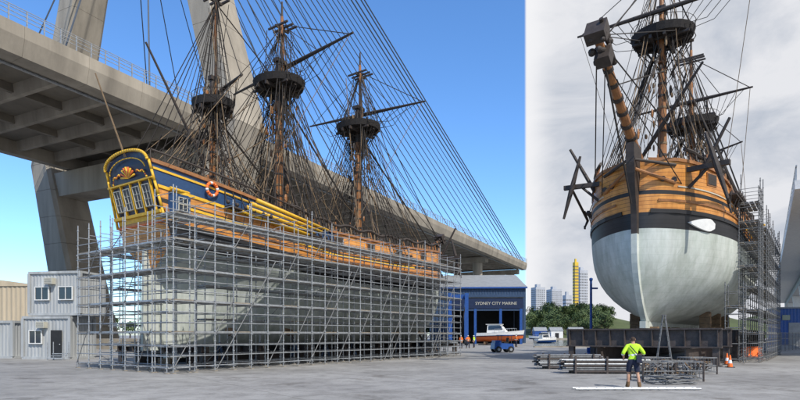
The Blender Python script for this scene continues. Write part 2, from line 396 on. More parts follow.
    tbox(m,-cw,cw,7.74,7.90,.05,.28,'yellow'); tbox(m,-cw+.1,cw-.1,9.55,9.63,.05,.26,'yellow'); tbox(m,-cw+.1,cw-.1,7.25,7.34,.05,.22,'red')
    m.obj('cornice',E)
    m=MB()
    for i in range(9):
        a=math.pi*(i+.5)/9; c=T(0,9.85,.2); q=T(math.cos(a)*.7,9.85+math.sin(a)*.6,.22); m.tube(c,q,.03,.06,6,'red' if i%2 else 'yellow')
    rc=random.Random(8)
    for sd in (1,-1):
        for j in range(16):
            a=j/15; y=sd*(.85+1.0*a); z=9.95+.25*math.sin(a*5)+.15*math.cos(a*9); m.sphere(T(y,z,.17),rc.uniform(.035,.07),'yellow' if j%3 else 'red',7,5)
    m.obj('stern_carving',E,smooth=True)
    sp_w=.98
    for i in range(4):
        y=(i-1.5)*sp_w; z0=8.2; z1=9.3
        m=MB(); tbox(m,y-.30,y+.30,z0,z1,.1,.2,'glass'); wo=m.obj('window',E)
        m=MB()
        for a,b in ((y-.34,y-.30),(y+.30,y+.34)): tbox(m,a,b,z0-.04,z1+.04,.08,.25,'frame')
        tbox(m,y-.30,y+.30,z1,z1+.04,.08,.25,'frame'); tbox(m,y-.30,y+.30,z0-.04,z0,.08,.25,'frame')
        tbox(m,y-.015,y+.015,z0,z1,.19,.23,'frame')
        for q in (.33,.66): tbox(m,y-.30,y+.30,z0+(z1-z0)*q-.012,z0+(z1-z0)*q+.012,.19,.226,'frame')
        m.obj('window_frame',wo)
    for i in range(5):
        y=(i-2)*sp_w; m=MB(); tbox(m,y-.03,y+.03,7.91,9.54,.1,.26,'yellow'); m.obj('pilaster',E)
    for sd in (1,-1):
        q=pt(.032,.80,sd); m=MB(); m.hexa([q+Vector((-.7,-.3*sd,-.75)),q+Vector((.7,-.3*sd,-.75)),q+Vector((.5,.2*sd,-.55)),q+Vector((-.5,.2*sd,-.55)),q+Vector((-.7,-.3*sd,.75)),q+Vector((.7,-.3*sd,.75)),q+Vector((.5,.2*sd,.6)),q+Vector((-.5,.2*sd,.6))],'blue')
        m.box(q+Vector((-.0,.18*sd,.05)),(.5,.12,.7),'glass')
        for a in (-.27,0,.27): m.box(q+Vector((a,.24*sd,.05)),(.04,.06,.75),'frame')
        for a in (-.33,.05,.42): m.box(q+Vector((0,.25*sd,a)),(.58,.055,.04),'frame')
        m.tube(q+Vector((-.7,.1*sd,.85)),q+Vector((.65,.1*sd,.8)),.10,.07,8,'yellow'); m.tube(q+Vector((-.6,.1*sd,-.8)),q+Vector((.5,.1*sd,-.75)),.10,.06,8,'yellow')
        m.obj('quarter_badge',E)
    for sd in (1,-1):
        m=MB(); top=[]
        for i in range(17):
            t=.0+i*.022; a=pt(t,1,sd); b=a+Vector((0,0,.6)); m.tube(a,b,.04,k='spar'); top.append(b)
        m.chain(top,.06,6,'spar'); m.obj('quarterdeck_rail',E)
    for sd in (-1,1):
        q=pt(.095,.95,sd)+Vector((0,sd*.22,0)); m=MB(); N=16
        pts=[q+Vector((math.cos(2*math.pi*i/N)*.36,0,math.sin(2*math.pi*i/N)*.36)) for i in range(N+1)]
        for i in range(N): m.tube(pts[i],pts[i+1],.09,n=8,k='white' if i%4==0 else 'orange')
        m.obj('life_ring',E,smooth=True)
    for sd in (-1,1):
        for j in range(4):
            m=MB(); a=pt(.14+.01*j,.86+.03*j,sd)+Vector((0,sd*(.45+.12*j),.1)); b=pt(.30+.02*j,.86+.03*j,sd)+Vector((0,sd*(.45+.1*j),.1)); m.tube(a,b,.13,.09,8,'yellow')
            m.obj('lashed_spar',E,smooth=True)
    def deckz(x): return .9*rail(x/L)
    for x,s_,kx in ((8.5,(2.2,2.2,1.3),'mast'),(15.5,(3,2.4,1.0),'spar'),(L-9,(2.4,2.6,1.2),'mast')):
        m=MB(); z=deckz(x); m.box((x,0,z+s_[2]/2),s_,kx); m.box((x,0,z+s_[2]+.05),(s_[0]+.2,s_[1]+.2,.1),'deck'); m.obj('deck_house',E)
    for sd in (1,-1):
        m=MB()
        for i in range(60):
            t=.3+.66*i/60; q=pt(t,1.0,sd); hgt=.35+random.random()*.5
            m.tube(q,q+Vector((random.uniform(-.2,.2),-sd*.1,hgt)),.07,.05,5,random.choice(['spar','spar','mast','hemp']))
        pr=None
        for i in range(41):
            t=.28+.68*i/40; q=pt(t,1,sd)+Vector((0,-sd*.08,.62+.12*math.sin(i*1.3)))
            if pr: m.tube(pr,q,.11,n=6,k='spar')
            pr=q
        m.obj('hammock_rail',E)
    rig=MB(); rngs=random.Random(3)
    mastpts=[]
    for mi_,(mx_,zt,ztop) in enumerate(masts):
        big=1.0 if mi_ else .72
        rk=-.02*(mx_-L/2)/10
        def mp_(z,mx_=mx_,rk=rk): return Vector((mx_+rk*z*.5-.012*z,0,z))
        m=MB(); m.tube(mp_(deckz(mx_)-.5),mp_(zt-1),.33*big,.25*big,12,'mast'); m.tube(mp_(zt-1),mp_(zt+2.0),.25*big,.2*big,12,'spar')
        for z in [deckz(mx_)+1+.8*i for i in range(int((zt-deckz(mx_)-2)/.8))]: m.tube(mp_(z),mp_(z+.14),.345*big-.006*(z-8)*big,n=12,k='spar' if int(z*1.3)%3 else 'hemp')
        q=Vector((.38*big,0,0))
        m.tube(mp_(zt-1.6)+q,mp_(ztop)+q,.19*big,.11*big,10,'mast'); m.box(mp_(zt+2.0)+q*.5,(1.0*big,.5*big,.26),'spar')
        mo=m.obj('mast',E,smooth=False)
        m=MB(); c=mp_(zt); R_=2.0*big
        ring=[]
        for i in range(24):
            a=2*math.pi*i/24; ring.append(Vector((math.cos(a)*R_*.85 if math.cos(a)<0 else math.cos(a)*R_*.95,math.sin(a)*R_,0)))
        up=Vector((0,0,.46))
        vs=[c+r_*.93 for r_ in ring]+[c+r_+up for r_ in ring]+[c+r_*.96+up for r_ in ring]+[c+r_*.9+Vector((0,0,.12)) for r_ in ring]
        ff=[tuple(range(23,-1,-1)),tuple(range(72,96))]
        for rw in range(3): ff+=[(rw*24+i,rw*24+(i+1)%24,rw*24+24+(i+1)%24,rw*24+24+i) for i in range(24)]
        m.add(vs,ff,'net')
        for i in range(0,24,2): m.tube(c+ring[i]*.98+Vector((0,0,.4)),c+ring[i]*1.0+Vector((0,0,.9)),.02,n=4,k='spar')
        m.chain([c+ring[i%24]+Vector((0,0,.9)) for i in range(25)],.02,4,'spar')
        for a in (-1,1): m.box(c+Vector((0,a*.42*big,-.18)),(R_*1.6,.16,.24),'spar')
        for a in (-.8,0,.8): m.box(c+Vector((a*big,0,-.1)),(.16,R_*1.75,.15),'spar')
        for i in range(0,24,3): m.tube(c+ring[i]*.9,mp_(zt-1.9)+Vector((ring[i].x*.12,ring[i].y*.12,0)),.035,n=5,k='rope')
        m.obj('fighting_top',mo)
        m=MB(); c2=mp_(ztop-.9)+q; m.box(c2,(1.3*big,.15,.15),'spar')
        for a in (-.4,.1,.5): m.box(c2+Vector((a,0,.1)),(.12,2.0*big,.12),'spar')
        m.tube(c2+Vector((0,0,.5)),c2+Vector((0,0,2.0)),.1,.06,8,'spar')
        m.obj('crosstree',mo)
        hl=hls[mi_]; zy=zt+[1.4,1.9,1.7][mi_]; tilt=[.12,-.015,.03][mi_]; brace=[.35,.10,-.05][mi_]
        yc=mp_(zy)+Vector((.85*big,0,0)); dv=Vector((math.sin(brace),math.cos(brace),tilt)).normalized()
        m=MB()
        m.tube(yc-dv*hl,yc,.07,.15*big+.02,8,'spar'); m.tube(yc,yc+dv*hl,.15*big+.02,.07,8,'spar')
        m.obj('yard',mo)
        for a in (-1,1):
            rig.tube(yc+dv*hl*a*.96,mp_(ztop-.6)+q,.03,n=4,k='rope')
            rig.tube(yc+dv*hl*a*.5,mp_(ztop-.6)+q,.025,n=4,k='rope')
            rig.tube(yc+dv*hl*a*.96,Vector((mx_-5,a*2.8,rail(max(0,(mx_-5)/L)))),.02,n=4,k='hemp')
            for j in range(1,8):
                qq=yc+dv*hl*a*j/8; e_=Vector((mx_+rngs.uniform(-1.5,1),a*rngs.uniform(.2,1.5),zt+.2)); rig.tube(qq,qq+(e_-qq)*.5+Vector((0,0,-.7)),.022,n=4,k='rope'); rig.tube(qq+(e_-qq)*.5+Vector((0,0,-.7)),e_,.022,n=4,k='rope')
        if mi_>0 :
            m=MB(); c=mp_(zt-6.2)+Vector((.8,0,0)); dv=Vector((.25,.62 if mi_==2 else .55,.75)).normalized()
            m.tube(c-dv*4.0,c,.07,.15,8,'spar'); m.tube(c,c+dv*4.4,.15,.07,8,'spar'); m.obj('cocked_yard',mo)
        mastpts.append((mp_,zt,ztop,q,mx_,big))
        for sd in (1,-1):
            m=MB(); ends=[]; t0=(mx_-1.7)/L; NS=6 if mi_ else 4
            for i in range(NS):
                lo=pt(t0+i*.55/L,.9,sd)+Vector((0,sd*.45,0)); hi=mp_(zt-.35)+Vector((-.2+.08*i,sd*.35,0)); ends.append((lo,hi)); m.tube(lo,hi,.036,n=5,k='rope')
            nr_=26
            for j in range(2,nr_-1):
                f_=j/nr_; m.chain([lo.lerp(hi,f_) for lo,hi in ends],.016,4,'rope')
            m.obj('shroud',E)
            m=MB(); ends=[]
            for i in range(4):
                lo=mp_(zt+.2)+Vector((-.9*big+.55*i*big,sd*R_*.93,0)); hi=mp_(ztop-1.0)+q+Vector((0,sd*.12,0)); ends.append((lo,hi)); m.tube(lo,hi,.028,n=4,k='rope')
                m.tube(lo,mp_(zt-2.6)+Vector((0,sd*.4,0)),.03,n=4,k='rope')
            for j in range(1,12): m.chain([lo.lerp(hi,j/13) for lo,hi in ends],.014,4,'rope')
            m.obj('topmast_shroud',mo)
            for i in range(3): rig.tube(pt(max(0.0,(mx_-3.0-i*.7)/L),1.0,sd),mp_(ztop-1)+q,.028,n=4,k='rope')
    for i,(mp_,zt,ztop,q,mx_,big) in enumerate(mastpts):
        if i<2: f=mastpts[i+1]; tgt=f[0](f[1]-8.0); tgt2=f[0](f[1]+.3)
        else: tgt=Vector((L+1.5*.8,0,rail(1)+1.2)); tgt2=Vector((L+bowsprit*.8,0,rail(1)+bowsprit*.52))
        m=MB(); m.tube(mp_(zt-.2),tgt,.07,n=6,k='rope'); m.obj('stay',E)
        m=MB(); m.tube(mp_(ztop-1)+q,tgt2,.04,n=5,k='rope'); m.obj('stay',E)
    for i in range(nrun):
        a=rngs.choice(mastpts); mp_,zt,ztop,q,mx_,big=a
        hi=mp_(rngs.choice([zt-.5,zt+.3,ztop-1.2,zt-3,zt+1.8]))+Vector((rngs.uniform(-.6,.8),rngs.uniform(-1,1),0))
        x=min(L-1,max(1,mx_+rngs.gauss(0,4))); sd=rngs.choice((-1,1)); lo=pt(x/L,1,sd)+Vector((0,-sd*rngs.uniform(0,2.2),rngs.uniform(-.5,.5)))
        mid=hi.lerp(lo,.55)+Vector((rngs.uniform(-.3,.3),0,-rngs.uniform(.1,1.4)))
        kx=rngs.choice(['rope','rope','hemp']); rr=rngs.choice([.018,.022,.03])
        pr=hi
        for s_ in range(1,7):
            f_=s_/6; qn=hi.lerp(mid,f_).lerp(mid.lerp(lo,f_),f_); rig.tube(pr,qn,rr,n=4,k=kx,cap=False); pr=qn
    rig.obj('running_rigging',E,kind='stuff')
    m=MB()
    for i in range(150):
        mp_,zt,ztop,q,mx_,big=rngs.choice(mastpts); z=rngs.uniform(deckz(mx_)+.3,zt+1.2); r0=.35+.9*max(0,(zt-z)/12)
        c=mp_(z)+Vector((rngs.uniform(-1.2,1.2),rngs.uniform(-1,1)*r0*1.8,0)); m.sphere(c,rngs.uniform(.07,.17),rngs.choice(['spar','spar','mast','hemp']),6,5,(1,.6,rngs.uniform(1,2.8)))
    m.obj('rigging_blocks',E,kind='stuff')
    mp_,zt,ztop,q,mx_,big=mastpts[0]
    m=MB(); m.tube(mp_(deckz(mx_)+3.0)+Vector((-.4,0,0)),Vector((mx_-4.6,0,ztop-5.6)),.10,.06,8,'spar'); m.obj('gaff',E)
    m=MB(); m.tube(T(0,R0+.5,.1),T(0,R0+4.6,.7),.06,.035,7,'hemp'); m.obj('ensign_staff',E)
    b0=Vector((L-3.5,0,rail(1)-1.2)); dr=Vector((.87,0,.49)).normalized(); b1_=Vector((L,0,rail(1)+.35))+dr*bowsprit
    m=MB(); m.tube(b0,b1_,.31,.20,12,'mast')
    for i in range(7):
        c=b0.lerp(b1_,.42+.08*i); m.tube(c,c+dr*.22,.33-.014*i,n=12,k='spar')
    bo=m.obj('bowsprit',E)
    m=MB(); m.box(b1_+Vector((0,0,.15)),(.6,.95,.95),'spar',Matrix.Rotation(-.55,3,'Y')); m.box(b1_-dr*.9+Vector((0,.1,-.3)),(.6,.7,.8),'spar',Matrix.Rotation(-.5,3,'Y'))
    if bowsprit>5: m.tube(b1_-dr*2.2+Vector((0,.28,.4)),b1_+dr*.3+Vector((0,.28,.45)),.13,.10,8,'spar')
    for i in range(18): m.sphere(b1_+Vector((rngs.uniform(-1.5,.3),rngs.uniform(-.5,.5),rngs.uniform(-.9,.55))),rngs.uniform(.1,.2),'spar',7,6)
    m.obj('bowsprit_cap',bo)
    m=MB()
    for sd in (1,-1):
        m.tube(b1_,pt(.93,1,sd),.035,n=5,k='rope'); m.tube(b1_-dr*1.5,pt(.965,.86,sd),.03,n=5,k='rope')
        m.tube(b1_,mastpts[2][0](mastpts[2][1]+.4)+Vector((0,sd*1.2,0)),.028,n=5,k='rope')
        m.tube(b1_-dr*3,mastpts[2][0](mastpts[2][1]-2)+Vector((0,sd*.8,0)),.028,n=5,k='rope')
    m.tube(b1_-dr*1.2,Vector((L+.9,0,rail(1)*.72)),.05,n=6,k='rope')
    m.obj('bobstay',bo,kind='stuff')
    for sd in (1,-1):
        q=pt(.955,.95,sd); dd=Vector((.15,sd,.03)).normalized(); m=MB()
        tip=q+dd*2.0; R=Matrix.Rotation(math.atan2(dd.y,dd.x),3,'Z'); m.box(q+dd*.7,(2.8,.26,.26),'spar',R); m.tube(q-Vector((0,0,1.0)),q+dd*1.1,.10,.08,6,'spar'); m.obj('cathead',E)
        m=MB()
        st=tip+dd*-.5+Vector((.35,0,-.2)); ax=Vector((0,-sd*.28,1)).normalized()
        m.tube(st+ax*2.0,st,.08,.17,8,'spar'); m.tube(st,st-ax*1.9,.17,.08,8,'spar')
        af=pt(.86,.80,sd)+Vector((0,sd*.3,0)); m.tube(st,af,.08,.09,8,'spar')
        for a in (-1,1):
            p1=af+Vector((.3,sd*.1,a*.5)); m.tube(af,p1,.09,.06,6,'spar'); m.box(p1,(.2,.08,.22),'spar')
        m.obj('anchor',E)
        m=MB(); q=pt(.93,1,sd)
        m.tube(q-Vector((0,0,.6)),q+Vector((.3,sd*1.5,2.3)),.13,.08,8,'spar'); m.obj('fish_davit',E)
        for j in (0,1):
            q=pt(.988-.012*j,.88,sd)
            m=MB(); m.tube(q-Vector((.2,0,0)),q+Vector((.12,.05*sd,0)),.15,n=10,k='spar'); m.obj('hawse_hole',E)
    return E,rail,pt
LS,rail1,pt1=ship('tall_ship',(-15.1,32,.8),math.atan2(.819,.573),1.0,31,[(5.2,15.6,23.6),(11,19.0,24.4),(20.3,18.6,24.4)],3.2,
 'three masted wooden ship with yellow and blue stern inside scaffolding',[4.2,7.0,6.2],230)
fw=Vector((-.6,-.8,0)); Lr=31.4; scl=1.06
sl=Vector((14.3,34,0))-fw*Lr*scl
RS,rail2,pt2=ship('tall_ship',(sl.x,sl.y,2.65),math.atan2(-.8,-.6),scl,Lr,[(5.8,14.5,20.5),(14.0,16.2,22.5),(24.9,18.9,24.6)],8.0,
 'wooden sailing ship with pale green bottom on raised steel cradle',[3.2,4.4,5.4],140)

# ------------------------------------------------------------------ scaffolding
stdmesh={}
GK='galv'
def std(h):
    k=(round(h,1),GK)
    if k not in stdmesh:
        m=MB(); m.tube((0,0,.05),(0,0,h),.028,n=6,k=GK); m.box((0,0,.02),(.2,.2,.04),'board')
        z=.5
        while z<h-.1: m.lathe((0,0,z),[(.03,-.03),(.055,-.02),(.055,.02),(.03,.03)],6,GK); z+=.5
        stdmesh[k]=m.mesh('standard')
    return stdmesh[k]
def scaf_run(E,x0,y0,x1,y1,wid,bays,levels,top,boards=(1,3,5),rnd=None,mid=(0,.5,1.0)):
    a=Vector((x0,y0,0)); b=Vector((x1,y1,0)); d=(b-a).normalized(); nn=Vector((-d.y,d.x,0))*wid
    L_=(b-a).length
    for i in range(bays+1):
        for r_ in (0,1):
            h=top+ (rnd.choice([0,.3,.8,1.2]) if rnd else 0)
            inst(std(h),'standard',E,a+d*L_*i/bays+nn*r_)
    tr=MB()
    for li,lz in enumerate(levels):
        for r_ in (0,1):
            for dz in mid:
                if lz+dz<top+.1:
                    m=MB(); z=lz+dz+.012*r_; m.tube(a+nn*r_+Vector((0,0,z))-d*.15,b+nn*r_+Vector((0,0,z))+d*.15,.024,n=6,k=GK); m.obj('ledger',E)
        for i in range(bays+1):
            q=a+d*L_*i/bays+Vector((0,0,lz-.06)); tr.tube(q-nn*.08,q+nn*1.08,.023,n=6,k=GK)
            tr.tube(q-nn*.0+Vector((0,0,1)),q+nn+Vector((0,0,1)),.02,n=5,k=GK)
        if li in boards:
            m=MB(); nb=4
            for i in range(bays):
                for j in range(nb):
                    p0=a+d*(L_*i/bays+.04); p1=a+d*(L_*(i+1)/bays-.04); o=nn*((j+.08)/nb); o2=nn*((j+.90)/nb); z=Vector((0,0,lz+.03)); z2=Vector((0,0,lz+.09))
                    m.hexa([p0+o+z,p1+o+z,p1+o2+z,p0+o2+z,p0+o+z2,p1+o+z2,p1+o2+z2,p0+o2+z2],GK if (i+j)%3 else 'board')
            m.obj('walkway',E,kind='stuff')
    tr.obj('transom_tubes',E,kind='stuff')
    for li,lz in enumerate(levels):
        for i in range((li*2)%5,bays,5):
            m=MB(); p0=a+d*L_*i/bays-nn*.05+Vector((0,0,lz)); p1=a+d*L_*(i+1)/bays-nn*.05+Vector((0,0,min(top,lz+1.8)))
            m.tube(p0,p1,.021,n=6,k='dull'); m.obj('brace',E)
SE=empty('scaffold',(-15.1,32,0),math.atan2(.819,.573),1,'galvanised tube scaffold with walkways wrapped round the hull','scaffolding')
rn=random.Random(5)
lv=[.3,1.9,3.4,4.9,6.3,7.5]
scaf_run(SE,-2.3,-7.2,25.2,-7.2,1.5,24,lv,8.0,boards=(1,2,3,4,5),rnd=rn)
scaf_run(SE,-2.5,1.4,-2.5,-7.0,1.2,7,[.3,1.9,3.4,4.9,6.2],7.0,boards=(1,2,3,4),rnd=rn)
scaf_run(SE,1,-5.0,26,-5.0,.8,12,[.3,2.6,4.4,6.0],6.8,boards=(1,2,3),mid=(0,1.0))
for x in (0,6.5,14,20):
    m=MB(); m.tube((x,-7.32,.1),(x+3.9,-7.32,5.9),.024,n=6,k='dull'); m.obj('brace',SE)
SP=empty('scaffold',(-15.1,32,0),math.atan2(.819,.573),1,'galvanised tube scaffold standing along the hidden hull side','scaffolding')
scaf_run(SP,2,5.4,27,5.4,1.2,12,[.3,2.4,4.8,7],8.6,boards=(1,2,3),rnd=rn)
SB=empty('scaffold_stair_tower',(0,0,0),0,1,'small galvanised stair platform beside the ship bow','scaffolding')
SB.location=W(434,49.5); SB.rotation_euler=(0,0,math.atan2(.819,.573))
scaf_run(SB,-1.2,-1.2,2.0,-1.2,1.3,2,[.3,1.1],2.0,boards=(1,))
m=MB()
for i in range(7): m.box((-1.4-.28*i,-.5,1.0-.15*i),(.26,1.0,.05),'galv')
m.obj('stair',SB)
GK='dull'
R1=empty('scaffold',(sl.x,sl.y,0),math.atan2(-.8,-.6),1,'tall narrow dull steel access scaffold against the hull side','scaffolding')
XB=Lr*scl
scaf_run(R1,XB-10.5,4.9,XB-27,4.9,-1.1,10,[.3,1.9,3.4,4.9,6.3,7.8,9.2],10.0,boards=(1,2,3,4,5,6),rnd=rn)
scaf_run(R1,XB-7.0,4.7,XB-10.4,4.7,-1.1,3,[.3,1.9,3.4,4.9,6.3,7.8,9.2,10.4],11.4,boards=(1,2,3,4,5,6,7),rnd=rn)
scaf_run(R1,XB-5.4,4.1,XB-6.9,4.1,-1.0,1,[.3,2.2,3.6],5.2,boards=(1,2))
GK='galv'

# ------------------------------------------------------------------ cradles and keel blocks
def cradle(loc,rz,H,L_,x0,label,pt,sc):
    E=empty('ship_cradle',loc,rz,1,label,'cradle'); big=H>2
    zl=.55 if big else H*.42; dl=.42 if big else .28
    for sd in (-1,1):
        m=MB(); y=sd*2.6
        m.box((x0+L_/2,y,zl+dl+.04),(L_,.5,.08),'steel'); m.box((x0+L_/2,y,zl),(L_,.08,2*dl),'steel'); m.box((x0+L_/2,y,zl-dl-.04),(L_,.5,.08),'steel')
        m.obj('long_beam',E)
    n_=int(L_/4)
    zb=zl+dl+.08; dc=(1.15 if big else .5)
    for i in range(n_+1):
        x=x0+L_*i/n_; m=MB(); z=zb+dc/2
        m.box((x,0,zb+dc-.04),(.55,9.0,.08),'steel'); m.box((x,0,z),(.08,9.0,dc-.16),'steel'); m.box((x,0,zb+.04),(.55,9,.08),'steel')
        for y in (-4.3,-3.4,-2.6,-1.7,-.8,.8,1.7,2.6,3.4,4.3): m.box((x,y,z),(.5,.05,dc-.16),'steel')
        m.obj('cross_beam',E)
        for sd in (-1,1):
            hh=zb
            m=MB(); m.box((x,sd*4.2,hh/2),(.34,.34,hh-.01),'steel'); m.box((x,sd*4.2,.03),(.6,.6,.06),'steel'); m.obj('leg',E)
            t=min(.99,x/(31*sc)); y=abs(pt(t,.10 if big else .13,1).y)*sc
            if y<1.2: continue
            if big:
                m=MB(); zt_=H+.09*8.4*sc; z0=zb+dc; hh=zt_-z0
                if y>2.2:
                    for j in range(3): m.box((x,sd*(y-.35),z0+hh*(j+.5)/3),(.5+.1*(j%2),.7,hh/3-.01),'timber')
                    m.obj('bilge_block',E)
            else:
                zz=H+1.1*sc; m=MB()
                m.tube((x,sd*min(4.3,y+.7),z+.2),(x,sd*(y+.12),zz),.10,n=8,k='steel')
                m.box((x,sd*(y+.12),zz),(.6,.5,.2),'timber',Matrix.Rotation(-sd*.9,3,'X')); m.obj('bilge_support',E)
    return E,zb+dc
def blocks(loc,rz,H,zb,x0,x1,n_,grp):
    R=Matrix.Rotation(rz,3,'Z'); root=None
    for i in range(n_):
        x=x0+(x1-x0)*i/(n_-1); q=Vector(loc)+R@Vector((x,0,0))
        if root is None:
            m=MB(); k_=max(1,round((H-zb-.4)/.4)); hh=(H-zb-.4)/k_
            for j in range(k_): m.box((0,0,hh*(j+.5)),(.5+(.15 if j%2 else 0),1.3-(.2 if j%2 else 0),hh-.01),'timber')
            root=m.obj('keel_block',None); root['label']='stacked timber keel block under the hull'; root['category']='keel block'; root['group']=grp
            root.location=(q.x,q.y,zb); root.rotation_euler=(0,0,rz)
        else: dup(root,(q.x,q.y,zb),rz)
la=math.atan2(.819,.573)
cradle((-15.1,32,0),la,.9,28,1.5,'low dark steel docking cradle under the scaffolded ship',pt1,1)
blocks((-15.1,32,0),la,.82,0.0,2,27,12,'keel blocks under ships')
ra=math.atan2(-.8,-.6)
ce,ztb=cradle((sl.x,sl.y,0),ra,2.65,30.5,2,'deep dark brown steel ship cradle raised on legs',pt2,scl)
blocks((sl.x,sl.y,0),ra,2.75,1.08,4,XB-3,9,'keel blocks under raised ship')
m0=None
for i in range(9):
    for sd in (-1,1):
        x=3+i*3; R=Matrix.Rotation(la,3,'Z'); q=Vector((-15.1,32,0))+R@Vector((x,sd*3.6,0))
        if m0 is None:
            m=MB(); m.box((0,0,.05),(.7,.7,.1),'steelblue')
            for a in range(4):
                an=math.pi/4+a*math.pi/2; m.tube((math.cos(an)*.42,math.sin(an)*.42,.1),(0,0,1.4),.05,n=6,k='steelblue')
            m.tube((0,0,1.2),(0,.0,1.9),.06,n=8,k='galv'); m.box((0,0,1.95),(.4,.4,.1),'timber')
            m0=m.obj('boat_stand',None); m0['label']='dark blue steel prop stand with timber pad under hull'; m0['category']='boat stand'; m0['group']='boat stands under the ship'; m0.location=q
        else: dup(m0,q)

# ------------------------------------------------------------------ cable-stayed bridge
BE=empty('cable_stayed_bridge',(-21.25,73.5,0),math.atan2(.894,.447),1,'concrete cable stayed bridge with A shaped pylon above the yard','bridge')
s0,s1=-75,152; mid=(s0+s1)/2; LL=s1-s0
m=MB(); m.box((mid,14.4,28.0),(LL,29.6,.5),'conc_shaded'); m.obj('deck_slab',BE)
for y,nm in ((.3,'edge_girder'),(28.5,'edge_girder')):
    m=MB(); sg=1 if y<5 else -1
    prof=[(y-1.1*sg,28.7),(y-1.1*sg,27.6),(y-.7*sg,26.1),(y+.9*sg,26.0),(y+.9*sg,27.7),(y-.3*sg,28.75)]
    nseg=38
    for i in range(nseg):
        a=s0+LL*i/nseg+.015; b=s0+LL*(i+1)/nseg-.015
        vs=[(a,q[0],q[1]) for q in prof]+[(b,q[0],q[1]) for q in prof]; N=6
        fs=[(j,(j+1)%N,N+(j+1)%N,N+j) for j in range(N)]+[tuple(range(N)),tuple(range(2*N-1,N-1,-1))]
        m.add(vs,fs,'conc')
    m.obj(nm,BE)
bm=None
x=s0+2
while x<s1:
    if bm is None:
        q=MB(); q.hexa([(-.25,1.2,26.5),(.25,1.2,26.5),(.25,27.6,26.5),(-.25,27.6,26.5),(-.4,1.2,27.74),(.4,1.2,27.74),(.4,27.6,27.74),(-.4,27.6,27.74)],'conc'); bm=q.mesh('cross_girder')
    inst(bm,'cross_girder',BE,(x,0,0)); x+=5.1
for y in (10,19):
    m=MB(); m.box((mid,y,27.3),(LL,.5,.85),'conc_shaded'); m.obj('long_girder',BE)
m=MB(); m.tube((s0,2.2,26.2),(s1,2.2,26.2),.16,n=8,k='galv'); m.obj('service_pipe',BE)
for y in (-.75,29.5):
    m=MB(); x=s0
    while x<s1: m.box((x,y,29.35),(.09,.09,1.4),'galv'); x+=1.5
    for z in (29.2,29.55,29.9,30.1): m.box((mid,y,z),(LL,.05,.05),'galv')
    m.obj('railing',BE)
sp_=-3.0
m=MB()
def leg(y0,z0,y1,z1,w0,w1_,d0,d1):
    c=.35
    def ring(y,z,w_,d_): return [Vector((sp_+a*w_/2,y+b*d_/2,z)) for a,b in ((-1+c*.5,-1),(1-c*.5,-1),(1,-1+c*.5),(1,1-c*.5),(1-c*.5,1),(-1+c*.5,1),(-1,1-c*.5),(-1,-1+c*.5))]
    A_=ring(y0,z0,w0,d0);B_=ring(y1,z1,w1_,d1)
    m.add(A_+B_,[(j,(j+1)%8,8+(j+1)%8,8+j) for j in range(8)]+[tuple(range(7,-1,-1)),tuple(range(8,16))],'conc')
def lift_leg(y0,z0,y1,z1,w0,w1_,d0,d1,nl):
    for i in range(nl):
        a=i/nl;b=(i+1)/nl; f=lambda p,q,t:p+(q-p)*t
        leg(f(y0,y1,a),f(z0,z1,a)+.02,f(y0,y1,b),f(z0,z1,b)-.02,f(w0,w1_,a),f(w0,w1_,b),f(d0,d1,a),f(d0,d1,b))
lift_leg(6,-1,-3.2,27.2,6.2,5.6,6.0,4.2,7); lift_leg(-3.2,27.2,14,88,5.6,4.2,4.2,3.6,14)
lift_leg(25,-1,33.6,27.2,6.2,5.6,6.0,4.2,7); lift_leg(33.6,27.2,17,88,5.6,4.2,4.2,3.6,14)
leg(15.5,84,15.5,112,4.6,4.0,7.0,5.2)
m.obj('pylon',BE)
m=MB(); m.hexa([(sp_-2,-2,22.2),(sp_+2,-2,22.2),(sp_+2,32.5,22.2),(sp_-2,32.5,22.2),(sp_-2,-4,25.7),(sp_+2,-4,25.7),(sp_+2,34.5,25.7),(sp_-2,34.5,25.7)],'conc'); m.obj('crossbeam',BE)
m=MB(); m.box((sp_,15.5,.6),(12,32,1.4),'conc'); m.obj('pile_cap',BE)
def cab(s_,y,z,r=.09):
    m=MB(); m.tube((sp_,15.5+(-1.6 if y<5 else 1.6),z),(s_,y,28.7),r,n=6,k='cable'); m.obj('cable',BE)
N=22
for i in range(N):
    f_=i/(N-1); s_=11+ (141-11)*f_**1.12; z=70+24*f_
    cab(s_,-.35,z,.09 if f_<.95 else .15)
    if i%2==0: cab(s_,29.1,z,.08)
for dx in (4,8): cab(141+dx,-.35,95+dx*.3,.15)
for i in range(7):
    f_=i/6; s_=-14-56*f_; z=72+22*f_; cab(s_,-.35,z)
    if i%2==0: cab(s_,29.1,z)
for s_ in (112,150):
    for y in (5,24): 
        m=MB(); m.lathe((s_,y,0),[(1.6,0),(1.5,24.5)],16,'conc'); m.obj('pier',BE)
    m=MB(); m.box((s_,14.5,25.3),(3,25,1.5),'conc'); m.obj('pier_cap',BE)

VE=empty('viaduct',(2.2+.655*44,44,0),math.atan2(1,.655),1,'pale concrete viaduct on tapered piers beside the yard road','bridge')
Lv=190
m=MB(); m.box((Lv/2,-6.5,13.6),(Lv,13,.7),'white'); m.box((Lv/2,-6.5,12.5),(Lv,6,1.5),'offwhite'); m.obj('deck',VE)
m=MB()
for i in range(100): m.box((i*Lv/100+.5,-.1,14.5),(.1,.1,1.1),'galv')
m.box((Lv/2,-.1,15.1),(Lv,.1,.1),'galv'); m.obj('railing',VE)
for i in range(5):
    m=MB(); x=14+i*36
    m.hexa([(x-1,-8,0),(x+1,-8,0),(x+1,-5,0),(x-1,-5,0),(x-1.2,-9.4,11.74),(x+1.2,-9.4,11.74),(x+1.2,-3.6,11.74),(x-1.2,-3.6,11.74)],'white'); m.obj('pier',VE)

